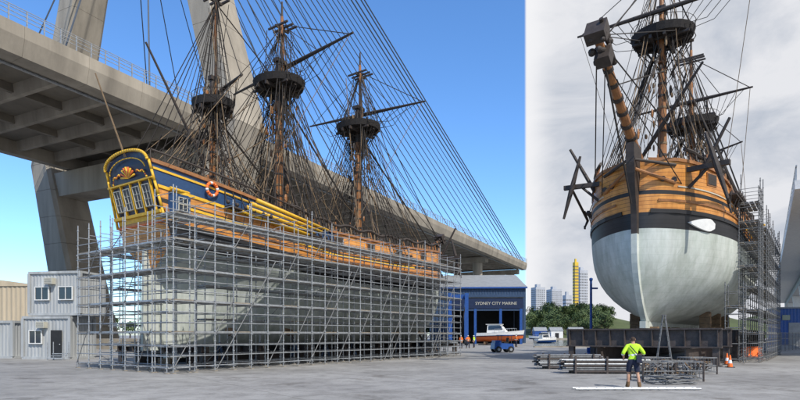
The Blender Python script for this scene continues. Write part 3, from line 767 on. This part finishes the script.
# ------------------------------------------------------------------ site cabins
def corr(m,x0,x1,y0,y1,z0,z1,k,pitch=.28,dep=.035):
    def line(a,b,nx,ny):
        L_=(Vector(b)-Vector(a)).length; n_=int(L_/pitch)*4; d_=(Vector(b)-Vector(a))/n_; vs=[]
        for i in range(n_+1):
            o=dep if (i%4) in (1,2) else 0
            if i in (0,n_): o=0
            q=Vector(a)+d_*i+Vector((nx,ny))*o; vs.append((q.x,q.y))
        V_=[(q[0],q[1],z0) for q in vs]+[(q[0],q[1],z1) for q in vs]; nn_=len(vs)
        m.add(V_,[(i,i+1,nn_+i+1,nn_+i) for i in range(nn_-1)],k)
    line((x0,y0),(x1,y0),0,-1); line((x1,y0),(x1,y1),1,0); line((x1,y1),(x0,y1),0,1); line((x0,y1),(x0,y0),-1,0)
def cabin(loc,rz,Lx,Ly,H,label,k='offwhite',door=True,wins=((1.2,1.0),)):
    E=empty('site_cabin',loc,rz,1,label,'site cabin')
    m=MB(); corr(m,.1,Lx-.1,.1,Ly-.1,.12,H-.12,k); m.obj('wall',E)
    m=MB()
    for z in (.09,H-.09):
        m.box((Lx/2,0.05,z),(Lx,.16,.18),k); m.box((Lx/2,Ly-.05,z),(Lx,.16,.18),k); m.box((.05,Ly/2,z+.001),(.16,Ly-.26,.17),k); m.box((Lx-.05,Ly/2,z+.001),(.16,Ly-.26,.17),k)
    for x in (.05,Lx-.05):
        for y in (.05,Ly-.05): m.box((x,y,H/2),(.2,.2,H-.3),k)
    m.obj('corner_frame',E)
    m=MB(); m.box((Lx/2,Ly/2,H-.04),(Lx-.2,Ly-.2,.1),'roofgrey'); m.obj('roof',E)
    if door:
        m=MB(); m.box((Lx*.72,-.03,1.15),(.9,.06,2.0),'dark'); dd=m.obj('door',E)
        m=MB(); m.sphere((Lx*.72+.35,-.1,1.1),.05,'galv'); m.obj('handle',dd)
    for wx,ww in wins:
        m=MB(); m.box((wx,-.02,1.65),(ww,.05,.9),'glass'); wi=m.obj('window',E)
        m=MB()
        for a in (-1,1): m.box((wx+a*(ww/2+.03),-.05,1.65),(.06,.1,1.02),'white'); m.box((wx,-.052,1.65+a*.48),(ww,.1,.06),'white')
        m.box((wx,-.05,1.65),(.04,.06,.9),'white'); m.obj('window_frame',wi)
    m=MB(); m.box((Lx*.45,-.18,2.55),(.7,.35,.45),'frame')
    for i in range(4): m.box((Lx*.45,-.36,2.4+.1*i),(.6,.02,.03),'dull')
    m.obj('air_conditioner',E)
    return E
q=W(22,42); cabin(q,rad(-10),4.1,2.6,3.2,'pale grey corrugated site cabin with dark door at ground level')
q2=Vector((q.x+.45,q.y+.05,3.25)); cabin(q2,rad(-10),4.4,2.6,3.3,'pale grey corrugated site cabin stacked on another cabin',door=False,wins=((1.2,1.1),(3.2,1.1)))
q=W(-30,43.5); cabin(q,rad(-8),3.7,5,2.9,'weathered grey corrugated store cabin beside stacked cabins',door=False,wins=())
E=empty('storage_shed',W(-45,60),rad(-3),1,'beige clad storage shed with low curved roof','shed')
m=MB(); corr(m,0,8.3,0,10,0,7.0,'beige',.5,.06); m.obj('wall',E)
m=MB(); N=10; vs=[]
for i in range(N+1):
    a=i/N; z=7.0+.7*math.sin(math.pi*a); vs+=[(-.1+8.5*a,-.15,z),(-.1+8.5*a,10.3,z)]
m.add(vs,[(2*i,2*i+2,2*i+3,2*i+1) for i in range(N)],'beige'); m.add([vs[2*i] for i in range(N+1)],[tuple(range(N+1))],'beige'); m.obj('roof',E)
m=MB()
for i in range(3): m.box((0,-.3*i,.15+.15*(2-i)),(1.1,.3,.05),'galv')
for x in (-.55,.55):
    for y in (0,-.7): m.tube((x,y,0),(x,y,1.3),.03,k='galv')
o=m.obj('door_step',None,loc=tuple(W(61,40.5))); o['label']='small galvanised entrance steps with posts'; o['category']='steps'

# ------------------------------------------------------------------ marine shed
E=empty('boatyard_shed',W(449,112),rad(-3),1,'open fronted boatyard shed with blue steel frame and sign','shed')
Wd,H,D=14.6,9.2,10
m=MB(); m.box((Wd/2,D/2,H+.15),(Wd+.6,D+.6,.3),'roofgrey'); m.box((Wd/2,-.35,H+.4),(Wd+.8,.3,.5),'steelblue'); m.obj('roof',E)
m=MB(); m.box((Wd/2,D-.1,H/2),(Wd-.5,.2,H),'dark'); m.box((.12,D/2,H/2),(.2,D-.4,H),'dark'); m.box((Wd-.12,D/2,H/2),(.2,D-.4,H-.02),'dark'); m.obj('wall',E)  # near-black walls carry the shed's inner shade in their colour
for x in (.4,5.2,10.2,Wd-.4):
    m=MB(); m.box((x,-.1,(H-2.2)/2),(.5,.55,H-2.2),'vblue'); m.obj('column',E)
m=MB(); m.box((Wd/2,-.15,H-1.15),(Wd,.5,2.0),'navy'); so_=m.obj('sign_board',E)
def text(s,size,parent,loc,rot,k,name='lettering',ext=.02):
    cu=bpy.data.curves.new('lettering','FONT'); cu.body=s; cu.size=size; cu.extrude=ext; cu.align_x='CENTER'; cu.align_y='CENTER'
    to=bpy.data.objects.new('tmp',cu); COL.objects.link(to); bpy.context.view_layer.update()
    me=bpy.data.meshes.new_from_object(to.evaluated_get(bpy.context.evaluated_depsgraph_get())); bpy.data.objects.remove(to)
    me.materials.clear(); me.materials.append(M[k]); o=bpy.data.objects.new(name,me); COL.objects.link(o); o.parent=parent; o.location=loc; o.rotation_euler=rot; o['kind']='stuff'
text('SYDNEY CITY MARINE',.82,so_,(Wd/2+2.0,-.44,H-1.15),(rad(90),0,0),'frame')
m=MB(); m.box((Wd/2,-.15,H-2.4),(Wd-.2,.3,.35),'steelblue'); m.obj('lintel',E)
E=empty('warehouse',W(430,126),rad(-3),1,'large dark blue clad warehouse behind the boatyard shed','building')
m=MB(); corr(m,0,21.3,0,34,0,12.4,'steelblue',.6,.06); m.obj('wall',E)
m=MB(); m.add([(-.4,-.4,12.4),(21.7,-.4,12.4),(21.7,34.4,12.4),(-.4,34.4,12.4),(-.4,17,17.0),(21.7,17,17.0)],[(0,1,5,4),(2,3,4,5),(0,4,3),(1,2,5)],'roofgrey'); m.obj('roof',E)
m=MB(); m.box((10.6,-.5,12.35),(22,.25,.35),'vblue'); m.obj('gutter',E)
def lift(loc,rz,Wd,H,D,label):
    E=empty('boat_lift',loc,rz,1,label,'boat lift')
    for x in (0,Wd):
        for y in (0,D):
            m=MB(); m.box((x,y,H/2+.5),(.6,.6,H-1),'vblue'); m.obj('leg',E)
            m=MB(); m.tube((x-.25,y,.55),(x+.25,y,.55),.55,n=18,k='rubber'); m.tube((x-.28,y,.55),(x+.28,y,.55),.25,n=12,k='galv'); m.obj('wheel',E)
        m=MB(); m.box((x,D/2,1.35),(.5,D-.6,.5),'vblue'); m.box((x,D/2,H+.2),(.65,D+.6,.6),'vblue'); m.obj('side_beam',E)
    m=MB(); m.box((Wd/2,D,H+.2),(Wd-.65,.7,.8),'vblue'); m.obj('top_beam',E)
    for y in (D*.3,D*.7):
        m=MB(); m.chain([(0,y,H),(Wd*.3,y,H*.25),(Wd*.7,y,H*.25),(Wd,y,H)],.07,6,'rope'); m.obj('sling',E)
    return E
lift(W(450,98),rad(-5),2.9,8.6,5,'blue travelling boat lift with rubber wheels')
m=MB(); m.box((0,0,.05),(.8,.8,.1),'vblue'); m.tube((0,0,.1),(0,0,7.0),.13,.11,12,'vblue'); m.lathe((0,0,7.0),[(.11,0),(.17,.1),(.17,.25),(.05,.32)],12,'vblue'); m.box((.3,0,6.3),(.7,.12,.16),'vblue')
for a in range(4): m.box((.25*math.cos(a*1.571),.25*math.sin(a*1.571),.35),(.3 if a%2==0 else .04,.04 if a%2==0 else .3,.5),'vblue')
o=m.obj('davit_post',None,loc=tuple(W(591,54))); o['label']='slim bright blue steel davit post beside the raised ship'; o['category']='post'
def boat(loc,rz,sc,label,k1='white',k2='vblue',stand=True):
    E=empty('motor_boat',loc,rz,sc,label,'boat'); m=MB(); N=14; vs=[]
    for i in range(N+1):
        t=i/N; w_=1.5*(1-(max(0,t-.35)/.65)**2.4)*(0.9+.1*min(1,t*5)); sh=1.7+.5*t*t
        for (a,z) in ((0,.1+.5*max(0,t-.7)/.3*1.2),(.7,.55+.4*max(0,t-.6)),(.95,1.0+.2*t),(1.0,1.15+.25*t),(1.03,sh)): vs.append((t*8.5-.2*(1-z),w_*a,z))
    for sd in (1,-1):
        V=[(a,b*sd,c) for a,b,c in vs]
        for i in range(N):
            for j in range(4):
                a=i*5+j; f=(a,a+5,a+6,a+1) if sd<0 else (a,a+1,a+6,a+5); m.add([V[q] for q in f],[(0,1,2,3)],k2 if j in(0,1) else ('navy' if j==2 else k1))
    tv=[vs[j] for j in range(5)]; pl=[(a,b,c) for a,b,c in tv]+[(a,-b,c) for a,b,c in tv[::-1]]; m.add(pl,[tuple(range(10))],k1)
    dv=[(vs[i*5+4][0],vs[i*5+4][1]*s_,vs[i*5+4][2]-.12) for i in range(N+1) for s_ in (1,-1)]
    m.add(dv,[(2*i,2*i+2,2*i+3,2*i+1) for i in range(N)],k1); m.obj('hull',E)
    m=MB(); m.hexa([(2,-1.1,1.6),(5.6,-.9,1.75),(5.6,.9,1.75),(2,1.1,1.6),(2.1,-.95,3.2),(4.4,-.8,3.2),(4.4,.8,3.2),(2.1,.95,3.2)],k1); m.box((3.2,0,3.28),(2.8,2.1,.1),k1); m.obj('cabin',E)
    m=MB(); m.hexa([(2.3,-1.09,2.3),(4.9,-.98,2.35),(4.9,.98,2.35),(2.3,1.09,2.3),(2.3,-1.02,3.0),(4.62,-.87,3.0),(4.62,.87,3.0),(2.3,1.02,3.0)],'glass'); m.obj('window',E)
    m=MB()
    for sd in (1,-1):
        m.chain([(3.5+i*.9,sd*(1.35-.036*i*i),2.4+.03*i) for i in range(5)],.03,5,'galv')
        for i in range(5): m.tube((3.5+i*.9,sd*(1.35-.036*i*i),1.7),(3.5+i*.9,sd*(1.35-.036*i*i),2.4+.03*i),.025,n=5,k='galv')
    m.obj('handrail',E)
    if stand:
        m=MB()
        for x in (1.5,5): m.box((x,0,-.15),(.3,1.8,.5),'timber')
        m.box((3.2,0,-.45),(6,1.0,.15),'steel'); m.obj('stand',E)
    return E
boat(W(478,100,.55),rad(-25),.95,'white boat with red bottom propped on timber stand before shed','white','red')
boat(W(556,235,-1.3),rad(160),1.3,'white and navy motor boat moored across the harbour','white','navy',False)
boat(W(536,200,-1.3),rad(20),1.0,'small white and blue motor boat moored on water','white','vblue',False)
E=empty('yard_tug',W(494,58),rad(12),1,'small bright blue yard tug with roll cage','vehicle')
m=MB(); m.hexa([(-.2,-.6,.35),(2,-.6,.35),(2,.6,.35),(-.2,.6,.35),(-.1,-.55,1.0),(1.9,-.55,.9),(1.9,.55,.9),(-.1,.55,1.0)],'vblue'); m.box((.25,0,1.12),(.6,1.0,.24),'vblue'); m.obj('body',E)
m=MB()
for x in (.6,1.7):
    for y in (-.5,.5): m.tube((x,y,.9),(x+.05,y,1.75),.035,k='steel')
m.box((1.15,0,1.78),(1.3,1.15,.06),'vblue'); m.obj('roll_cage',E)
m=MB(); m.box((1.25,0,1.0),(.5,.5,.15),'rubber'); m.box((1.5,0,1.25),(.12,.5,.5),'rubber'); m.obj('seat',E)
for x in (.25,1.6):
    for y in (-.6,.6):
        m=MB(); m.tube((x,y-.12,.32),(x,y+.12,.32),.32,n=16,k='rubber'); wo=m.obj('wheel',E)
        m=MB(); m.tube((x,y-.13,.32),(x,y+.13,.32),.15,n=12,k='galv'); m.obj('rim',wo)

# ------------------------------------------------------------------ people
def person(loc,rz,pose,top,label,shorts=True,helmet=None,sc=1.0):
    J=dict(pel=(0,0,.96),sp=(0,.01,1.14),ch=(0,.0,1.36),nk=(0,0,1.50),hb=(0,.02,1.575),hd=(0,.03,1.66),ht=(0,.015,1.73))
    Rr=dict(pel=(.145,.11),sp=(.125,.095),ch=(.165,.11),nk=(.058,.058),hb=(.07,.08),hd=(.082,.10),ht=(.05,.06))
    for s,sd in (('L',-1),('R',1)):
        P_=pose[s]
        J['sh'+s]=(sd*.18,0,1.42); Rr['sh'+s]=(.062,.062)
        J['el'+s]=P_['el']; Rr['el'+s]=(.043,.043); J['wr'+s]=P_['wr']; Rr['wr'+s]=(.029,.029)
        hv=(Vector(P_['wr'])-Vector(P_['el'])).normalized(); pm=Vector(P_['wr'])+hv*.07; J['pm'+s]=tuple(pm); Rr['pm'+s]=(.038,.02)
        J['hp'+s]=(sd*.10,0,.90); Rr['hp'+s]=(.09,.095)
        J['kn'+s]=P_['kn']; Rr['kn'+s]=(.058,.058)
        kn=Vector(P_['kn']);an=Vector(P_['an']); J['cf'+s]=tuple(kn.lerp(an,.35)+Vector((0,-.02,0))); Rr['cf'+s]=(.056,.056)
        J['an'+s]=P_['an']; Rr['an'+s]=(.04,.045); J['to'+s]=(an.x+sd*.02,an.y+.15,an.z-.035); Rr['to'+s]=(.045,.035)
        J['he'+s]=(an.x,an.y-.03,an.z-.045); Rr['he'+s]=(.04,.04)
    E_=[('pel','sp'),('sp','ch'),('ch','nk'),('nk','hb'),('hb','hd'),('hd','ht')]
    for s in 'LR': E_+=[('ch','sh'+s),('sh'+s,'el'+s),('el'+s,'wr'+s),('wr'+s,'pm'+s),('pel','hp'+s),('hp'+s,'kn'+s),('kn'+s,'cf'+s),('cf'+s,'an'+s),('an'+s,'to'+s),('an'+s,'he'+s)]
    keys=list(J); me=bpy.data.meshes.new('sk'); me.from_pydata([J[k_] for k_ in keys],[(keys.index(a),keys.index(b)) for a,b in E_],[])
    o=bpy.data.objects.new('sk',me); COL.objects.link(o)
    md=o.modifiers.new('s','SKIN'); sv=me.skin_vertices[0].data
    for i,k_ in enumerate(keys): sv[i].radius=Rr[k_]
    sv[0].use_root=True; md.use_smooth_shade=True
    sb=o.modifiers.new('u','SUBSURF'); sb.levels=2; sb.render_levels=2
    bpy.context.view_layer.update(); em=bpy.data.meshes.new_from_object(o.evaluated_get(bpy.context.evaluated_depsgraph_get())); bpy.data.objects.remove(o)
    V=[v.co.copy() for v in em.vertices]; NN=[v.normal.copy() for v in em.vertices]; FS=[tuple(p_.vertices) for p_ in em.polygons]
    b=MB(); b.add(V,FS,'skin')
    for s,sd in (('L',-1),('R',1)):
        wr=Vector(J['wr'+s]); pm=Vector(J['pm'+s]); hv=(pm-wr).normalized(); side=hv.cross(Vector((0,1,0)))
        if side.length<.2: side=Vector((1,0,0))
        side.normalize(); fd=side.cross(hv).normalized()
        if fd.y<0: fd=-fd
        for i,ln_ in enumerate((.075,.085,.08,.062)):
            b0=pm+side*(i-1.5)*.019+hv*.015; k1=b0+hv*ln_*.5+fd*.008; k2=k1+hv*ln_*.3+fd*.022; k3=k2+hv*ln_*.12+fd*.022
            b.tube(b0,k1,.009,.0085,6,'skin'); b.tube(k1,k2,.0085,.0075,6,'skin'); b.tube(k2,k3,.0075,.006,6,'skin')
        tb=wr+hv*.03-side*.03; b.tube(tb,tb-side*.03+hv*.035+fd*.01,.012,.010,6,'skin'); b.tube(tb-side*.03+hv*.035+fd*.01,tb-side*.028+hv*.065+fd*.025,.010,.008,6,'skin')
        b.sphere((sd*.082,.03,1.645),.028,'skin',8,6,(.4,.8,1.2)); b.sphere((sd*.032,.118,1.665),.011,'glass',8,6)
    b.tube((0,.115,1.67),(0,.145,1.632),.009,.016,6,'skin'); b.box((0,.118,1.597),(.045,.012,.010),'orange')
    PE=b.obj('person',None,smooth=True); PE.location=loc; PE.rotation_euler=(0,0,rz); PE.scale=(sc,)*3; PE['label']=label; PE['category']='person'
    def cloth(name,pred,off,k_,extra=None):
        c=MB(); idx={}; vs=[];fs=[]
        for f in FS:
            ctr=sum((V[i] for i in f),Vector())/len(f)
            if pred(ctr):
                for i in f:
                    if i not in idx: idx[i]=len(vs); vs.append(V[i]+NN[i]*off)
                fs.append(tuple(idx[i] for i in f))
        c.add(vs,fs,k_)
        if extra: extra(c)
        c.obj(name,PE,smooth=True)
    wrs=[Vector(J['wrL']),Vector(J['wrR'])]
    def isarm(c): return min((c-e).length for e in wrs)<.22 or (abs(c.x)>.2 and c.z<1.12)
    cloth('shirt',lambda c:c.z<1.50 and c.z>.93 and not isarm(c),.018,top)
    cloth('shirt_tape',lambda c:(1.10<c.z<1.16) and not isarm(c),.024,'reflect')
    lim=.56 if shorts else .12
    cloth('shorts' if shorts else 'trousers',lambda c:lim<c.z<.97 and not isarm(c),.022,'navycloth')
    cloth('boot',lambda c:c.z<(.22 if shorts else .15),.014,'boot')
    if helmet: cloth('helmet',lambda c:c.z>1.66,.03,helmet,lambda m_:m_.box((0,.12,1.675),(.14,.09,.015),helmet))
    else: cloth('hair',lambda c:c.z>1.60 and (c.y<.06 or c.z>1.70),.014,'hair')
    return PE
walk={'L':dict(el=(-.34,-.10,1.18),wr=(-.28,.10,1.02),kn=(-.13,.10,.50),an=(-.15,.06,.085)),'R':dict(el=(.36,.0,1.17),wr=(.22,.20,1.12),kn=(.14,-.02,.49),an=(.18,-.16,.085))}
stand={'L':dict(el=(-.25,-.03,1.15),wr=(-.24,.10,.93),kn=(-.11,.03,.50),an=(-.12,0,.085)),'R':dict(el=(.25,-.03,1.15),wr=(.20,.18,1.05),kn=(.11,.03,.50),an=(.13,0,.085))}
P1=person(W(633,19.0),rad(-12),walk,'hivis','worker in lime shirt and dark shorts walking towards the ship',True,None,1.0)
m=MB(); m.box((.16,-.17,1.0),(.16,.12,.26),'navycloth'); m.tube((-.12,-.13,1.44),(.16,-.15,1.1),.018,k='navycloth'); m.obj('shoulder_bag',P1)
person(W(461,74),rad(150),stand,'hiorange','worker in orange shirt and white helmet by the shed',False,'white')
person(W(468,76),rad(200),walk,'hiorange','worker in orange shirt walking near the boat',False,'white')
person(W(474,80),rad(60),stand,'hivis','worker in lime shirt standing near the boat',False,'white')
person(W(516,84),rad(-60),stand,'hiorange','worker in orange shirt standing at the shed corner',False,'white')

# ------------------------------------------------------------------ yard clutter right
def stillage(loc,rz,L_,rows,label,seed):
    E=empty('tube_stillage',loc,rz,1,label,'tube rack'); rr=random.Random(seed)
    m=MB()
    for x in (.5,L_/2,L_-.5):
        m.box((x,0,.08),(.1,1.0,.1),'steel')
        for y in (-.5,.5): m.box((x,y,.4),(.08,.08,.8),'steel')
    for y in (-.5,.5): m.box((L_/2,y,.11),(L_-.9,.06,.08),'steel')
    m.obj('frame',E)
    m=MB()
    for j in range(rows):
        for i in range(10): a=rr.uniform(-.15,.15); m.tube((a,-.42+i*.093,.18+j*.09),(L_+a,-.42+i*.093+rr.uniform(-.02,.02),.18+j*.09),.038,n=7,k=rr.choice(['dull','dull','steel','galv']))
    m.obj('steel_tubes',E,kind='stuff'); return E
stillage(W(562,26.5),rad(-2),3.9,6,'steel rack stacked with dull galvanised scaffold tubes',1)
stillage(W(537,30),rad(4),3.4,7,'steel rack full of dull scaffold tubes by the quay',2)
m=MB()
for y in (-.16,.16): m.tube((0,y,.05),(4.1,y,.05),.032,n=6,k='galv')
for i in range(14): m.tube((.2+i*.29,-.16,.052),(.2+i*.29,.16,.052),.018,n=5,k='galv')
o=m.obj('ladder',None); lp=W(574,18.3); o.location=lp; o.rotation_euler=(0,0,rad(1)); o['label']='long aluminium ladder lying flat on the concrete'; o['category']='ladder'
E=empty('step_ladder',W(664,31.6),rad(-18),1,'aluminium A frame ladder standing below the keel','ladder')
for s_ in (-1,1):
    m=MB(); Hh=2.9
    for y in (-1,1): m.tube((s_*.42,y*.28,0),(s_*.05,y*.16,Hh),.024,n=6,k='dull')
    for i in range(9): f_=(i+.6)/9.3; m.tube((s_*(.42-.37*f_),-(.28-.12*f_),Hh*f_),(s_*(.42-.37*f_),(.28-.12*f_),Hh*f_),.018,n=5,k='dull')
    m.obj('ladder_leg',E)
m=MB(); m.box((0,0,2.92),(.22,.38,.04),'dull'); m.obj('top_cap',E)
def cage(loc,rz,label,seed):
    rr=random.Random(seed); E=empty('fittings_cage',loc,rz,1,label,'cage'); m=MB()
    for x in (0,1.3):
        for y in (0,1.0): m.tube((x,y,0),(x,y,.75),.035,k='steel')
    for z in (.12,.4,.75):
        m.chain([(0,0,z),(1.3,0,z),(1.3,1,z),(0,1,z),(0,0,z)],.022,5,'dull')
    for i in range(1,9): m.tube((1.3*i/9,0,.12),(1.3*i/9,0,.75),.01,n=4,k='dull'); m.tube((1.3*i/9,1,.12),(1.3*i/9,1,.75),.01,n=4,k='dull')
    m.obj('frame',E,kind='stuff'); m=MB()
    for i in range(45):
        c=Vector((rr.uniform(.1,1.2),rr.uniform(.1,.9),rr.uniform(.15,.6))); d_=Vector((rr.uniform(-1,1),rr.uniform(-1,1),rr.uniform(-.6,.6))).normalized()*rr.uniform(.1,.35); m.tube(c-d_,c+d_,.03,n=6,k=rr.choice(['dull','steel','board','timber']))
    m.obj('fittings',E,kind='stuff')
for i,(px,Y,a) in enumerate(((643,21.5,4),(668,21.8,-8),(645,25.5,10),(690,25.5,5))): cage(W(px,Y),rad(a),'steel mesh cage filled with loose scaffold fittings',i)
for i in range(5):
    rr=random.Random(i+50); m=MB()
    m.chain([(0,0,.04),(1.5,0,.04),(1.5,.8,.04),(0,.8,.04),(0,0,.04)],.024,6,'dull'); m.tube((0,0,.05),(1.5,.8,.05),.02,k='dull'); m.tube((.75,0,.05),(.75,.8,.05),.02,k='dull')
    o=m.obj('steel_hurdle',None); o.location=W(rr.uniform(642,668),20.2+rr.uniform(-.2,.7),.06*i); o.rotation_euler=(rr.uniform(-.02,.02),rr.uniform(-.02,.02),rr.uniform(-.4,.4)); o['label']='loose galvanised steel hurdle lying in a pile'; o['category']='steel hurdle'; o['group']='loose steel hurdles'
def cone(loc):
    m=MB(); m.box((0,0,.02),(.36,.36,.04),'rubber'); m.lathe((0,0,.04),[(.14,0),(.11,.2)],14,'orange',False); m.lathe((0,0,.24),[(.11,0),(.075,.18)],14,'reflect',False); m.lathe((0,0,.42),[(.075,0),(.03,.28)],14,'orange')
    o=m.obj('traffic_cone',None); o.location=loc; o['label']='orange traffic cone with white band on concrete'; o['category']='traffic cone'; o['group']='traffic cones'
for px,Y in ((727,34),(730,31),(755,46),(716,37),(762,52)): cone(W(px,Y))
def barrier(loc,rz,k_,lab):
    m=MB(); m.hexa([(0,-.25,0),(1.5,-.25,0),(1.5,.25,0),(0,.25,0),(.03,-.09,.85),(1.47,-.09,.85),(1.47,.09,.85),(.03,.09,.85)],k_); m.tube((.2,-.12,.9),(1.3,-.12,.9),.03,k=k_)
    for x in (.3,.75,1.2): m.box((x,-.2,.35),(.2,.06,.3),k_,Matrix.Rotation(-.18,3,'X'))
    o=m.obj('plastic_barrier',None); o.location=loc; o.rotation_euler=(0,0,rz); o['label']=lab; o['category']='barrier'
barrier(W(742,42),rad(5),'orange','orange plastic barrier beside the yard road')
E=empty('workshop',W(780,100),rad(-20),1,'small blue workshop with roller door beneath the viaduct','building')
m=MB(); corr(m,0,12,0,8,0,6.5,'vblue',.5,.05); m.obj('wall',E)
m=MB(); m.box((6,4,6.65),(12.6,8.6,.25),'roofgrey'); m.obj('roof',E)
m=MB(); m.box((3,-.1,2),(3.4,.1,4),'roofgrey'); m.obj('door',E)
m=MB(); m.box((.9,-.1,4.9),(1.2,.08,.9),'glass'); m.obj('window',E)
E=empty('fence',W(777,60),math.atan2(.733,.68),1,'galvanised mesh fence along the yard road','fence')
m=MB()
for i in range(16): m.tube((i*2.5,0,0),(i*2.5,0,2.1),.04,k='dull')
m.obj('post',E,kind='stuff')
m=MB()
for z in (.1,.7,1.4,2.05): m.tube((0,0,z),(37.5,0,z),.02,n=5,k='dull')
for i in range(250): m.tube((i*.15,0,.1),(i*.15,0,2.05),.006,n=3,k='dull',cap=False)
m.obj('mesh_panel',E,kind='stuff')

# ------------------------------------------------------------------ background
m=MB(); vs=[];nx,ny=26,8
for j in range(ny+1):
    for i in range(nx+1):
        x=72+ i*9; y=335+j*14; hgt=16*math.sin(math.pi*j/ny*.6+.05)*(.5+.5*sm(i/5))*(1-.25*math.sin(i*.7)); vs.append((x,y,hgt-.3 if j else -.2))
m.add(vs,[(j*(nx+1)+i,j*(nx+1)+i+1,(j+1)*(nx+1)+i+1,(j+1)*(nx+1)+i) for j in range(ny) for i in range(nx)],'hillm'); m.obj('hill',kind='structure',smooth=True)
def treemesh(seed):
    rr=random.Random(seed); t=MB(); t.tube((0,0,-1),(0.2,0,3.2),.38,.24,8,'bark')
    tips=[]
    for i in range(6):
        a=i*1.05+rr.random(); e_=Vector((math.cos(a)*rr.uniform(1.5,3),math.sin(a)*rr.uniform(1.5,3),rr.uniform(4.8,7.5))); t.tube((.2,0,2.6+.1*i),e_,.16,.05,6,'bark'); tips.append(e_)
    c=MB()
    cl=[(e_,rr.uniform(1.2,2.0)) for e_ in tips]+[(Vector((rr.uniform(-2,2),rr.uniform(-2,2),rr.uniform(4.5,8.6))),rr.uniform(1,1.7)) for _ in range(9)]
    for ctr,R_ in cl:
        for k_ in range(70):
            d_=Vector((rr.gauss(0,1),rr.gauss(0,1),rr.gauss(0,.8))).normalized()*R_*rr.uniform(.5,1.05); q=ctr+d_; u=Vector((rr.gauss(0,1),rr.gauss(0,1),rr.gauss(0,1))).normalized(); v=u.orthogonal().normalized(); s_=rr.uniform(.22,.42)
            c.add([q-u*s_,q+v*s_*.6,q+u*s_,q-v*s_*.6],[(0,1,2,3)],'leaf')
    return t.mesh('trunk'),c.mesh('crown')
tm=[treemesh(i) for i in range(3)]
rr=random.Random(11)
for i in range(76):
    px=rr.uniform(531,612); Y=rr.uniform(338,425); q=W(px,Y,0); f_=(Y-335)/112; q.z=16*math.sin(math.pi*f_*.6+.05)*.75*(.5+.5*sm((q.x-72)/45))
    a,b=tm[i%3]; E=bpy.data.objects.new('tree',None); COL.objects.link(E); E.location=q; s_=rr.uniform(.9,1.5); E.scale=(s_,s_,s_*rr.uniform(.8,1.1)); E.rotation_euler=(0,0,rr.random()*6)
    E['label']='leafy green tree on the hill across the harbour'; E['category']='tree'; E['group']='trees across the harbour'
    inst(a,'trunk',E,(0,0,0)); inst(b,'crown',E,(0,0,0))
def towerb(px,Y,wpx,top,k_,label,floors):
    E=empty('apartment_tower',W(px,Y),rad(15),1,label,'building'); w_=wpx/F*Y*.8; H=CH+(HZ-top)/F*Y
    m=MB(); m.box((w_/2,w_/2,H/2),(w_,w_,H),k_); m.box((w_*.45,w_*.5,H+2),(w_*.4,w_*.4,4),k_); m.obj('wall',E)
    fh=H/floors; m=MB(); nwn=5
    for f_ in range(floors-1):
        for i in range(nwn):
            m.box((w_*(i+.5)/nwn,-.05,fh*(f_+.6)),(w_/nwn*.55,.4,fh*.36),'dull'); m.box((w_+.05,w_*(i+.5)/nwn,fh*(f_+.6)),(.4,w_/nwn*.55,fh*.36),'dull')
            m.box((-.05,w_*(i+.5)/nwn,fh*(f_+.6)),(.4,w_/nwn*.55,fh*.36),'dull')
    m.obj('window',E,kind='stuff')
towerb(536,700,13,287,'tower','grey apartment tower with rows of dark windows',24)
towerb(552,760,14,289,'tower','tall grey apartment tower behind the trees',24)
towerb(575,640,5,262,'toweryel','slim yellow clad apartment tower behind trees',24)
towerb(580,680,11,270,'tower','pale apartment tower beside yellow one',24)
towerb(566,620,8,295,'tower','lower grey apartment block behind trees',12)
for i,(px,wpx,k_) in enumerate(((535,12,'vblue'),(551,12,'white'),(570,14,'offwhite'))):
    E=empty('boat_house',W(px,326),0,1,['blue boat house on the far shore','white boat house on the far shore','grey boat house on the far shore'][i],'building'); w_=wpx/F*326
    m=MB(); corr(m,0,w_,0,6,0,4.2,k_,.6,.08); m.obj('wall',E)
    m=MB(); m.add([(-.3,-.3,4.15),(w_+.3,-.3,4.15),(w_+.3,6.3,4.15),(-.3,6.3,4.15),(-.3,3,6.4),(w_+.3,3,6.4)],[(0,1,5,4),(2,3,4,5),(0,4,3),(1,2,5)],'roofgrey'); m.obj('roof',E)
    m=MB(); m.box((w_/2,-.12,1.5),(2.2,.1,3),'dark'); m.obj('door',E)
for i in range(12):
    px=rr.uniform(-20,130) if i%3 else rr.uniform(405,440); Y=rr.uniform(150,190); q=W(px,Y,0); a,b=tm[i%3]
    E=bpy.data.objects.new('tree',None); COL.objects.link(E); E.location=q; s_=rr.uniform(.8,1.1); E.scale=(s_,s_,s_*.8); E['label']='leafy green tree behind the boatyard'; E['category']='tree'; E['group']='trees behind the boatyard'
    inst(a,'trunk',E,(0,0,0)); inst(b,'crown',E,(0,0,0))
print('done')
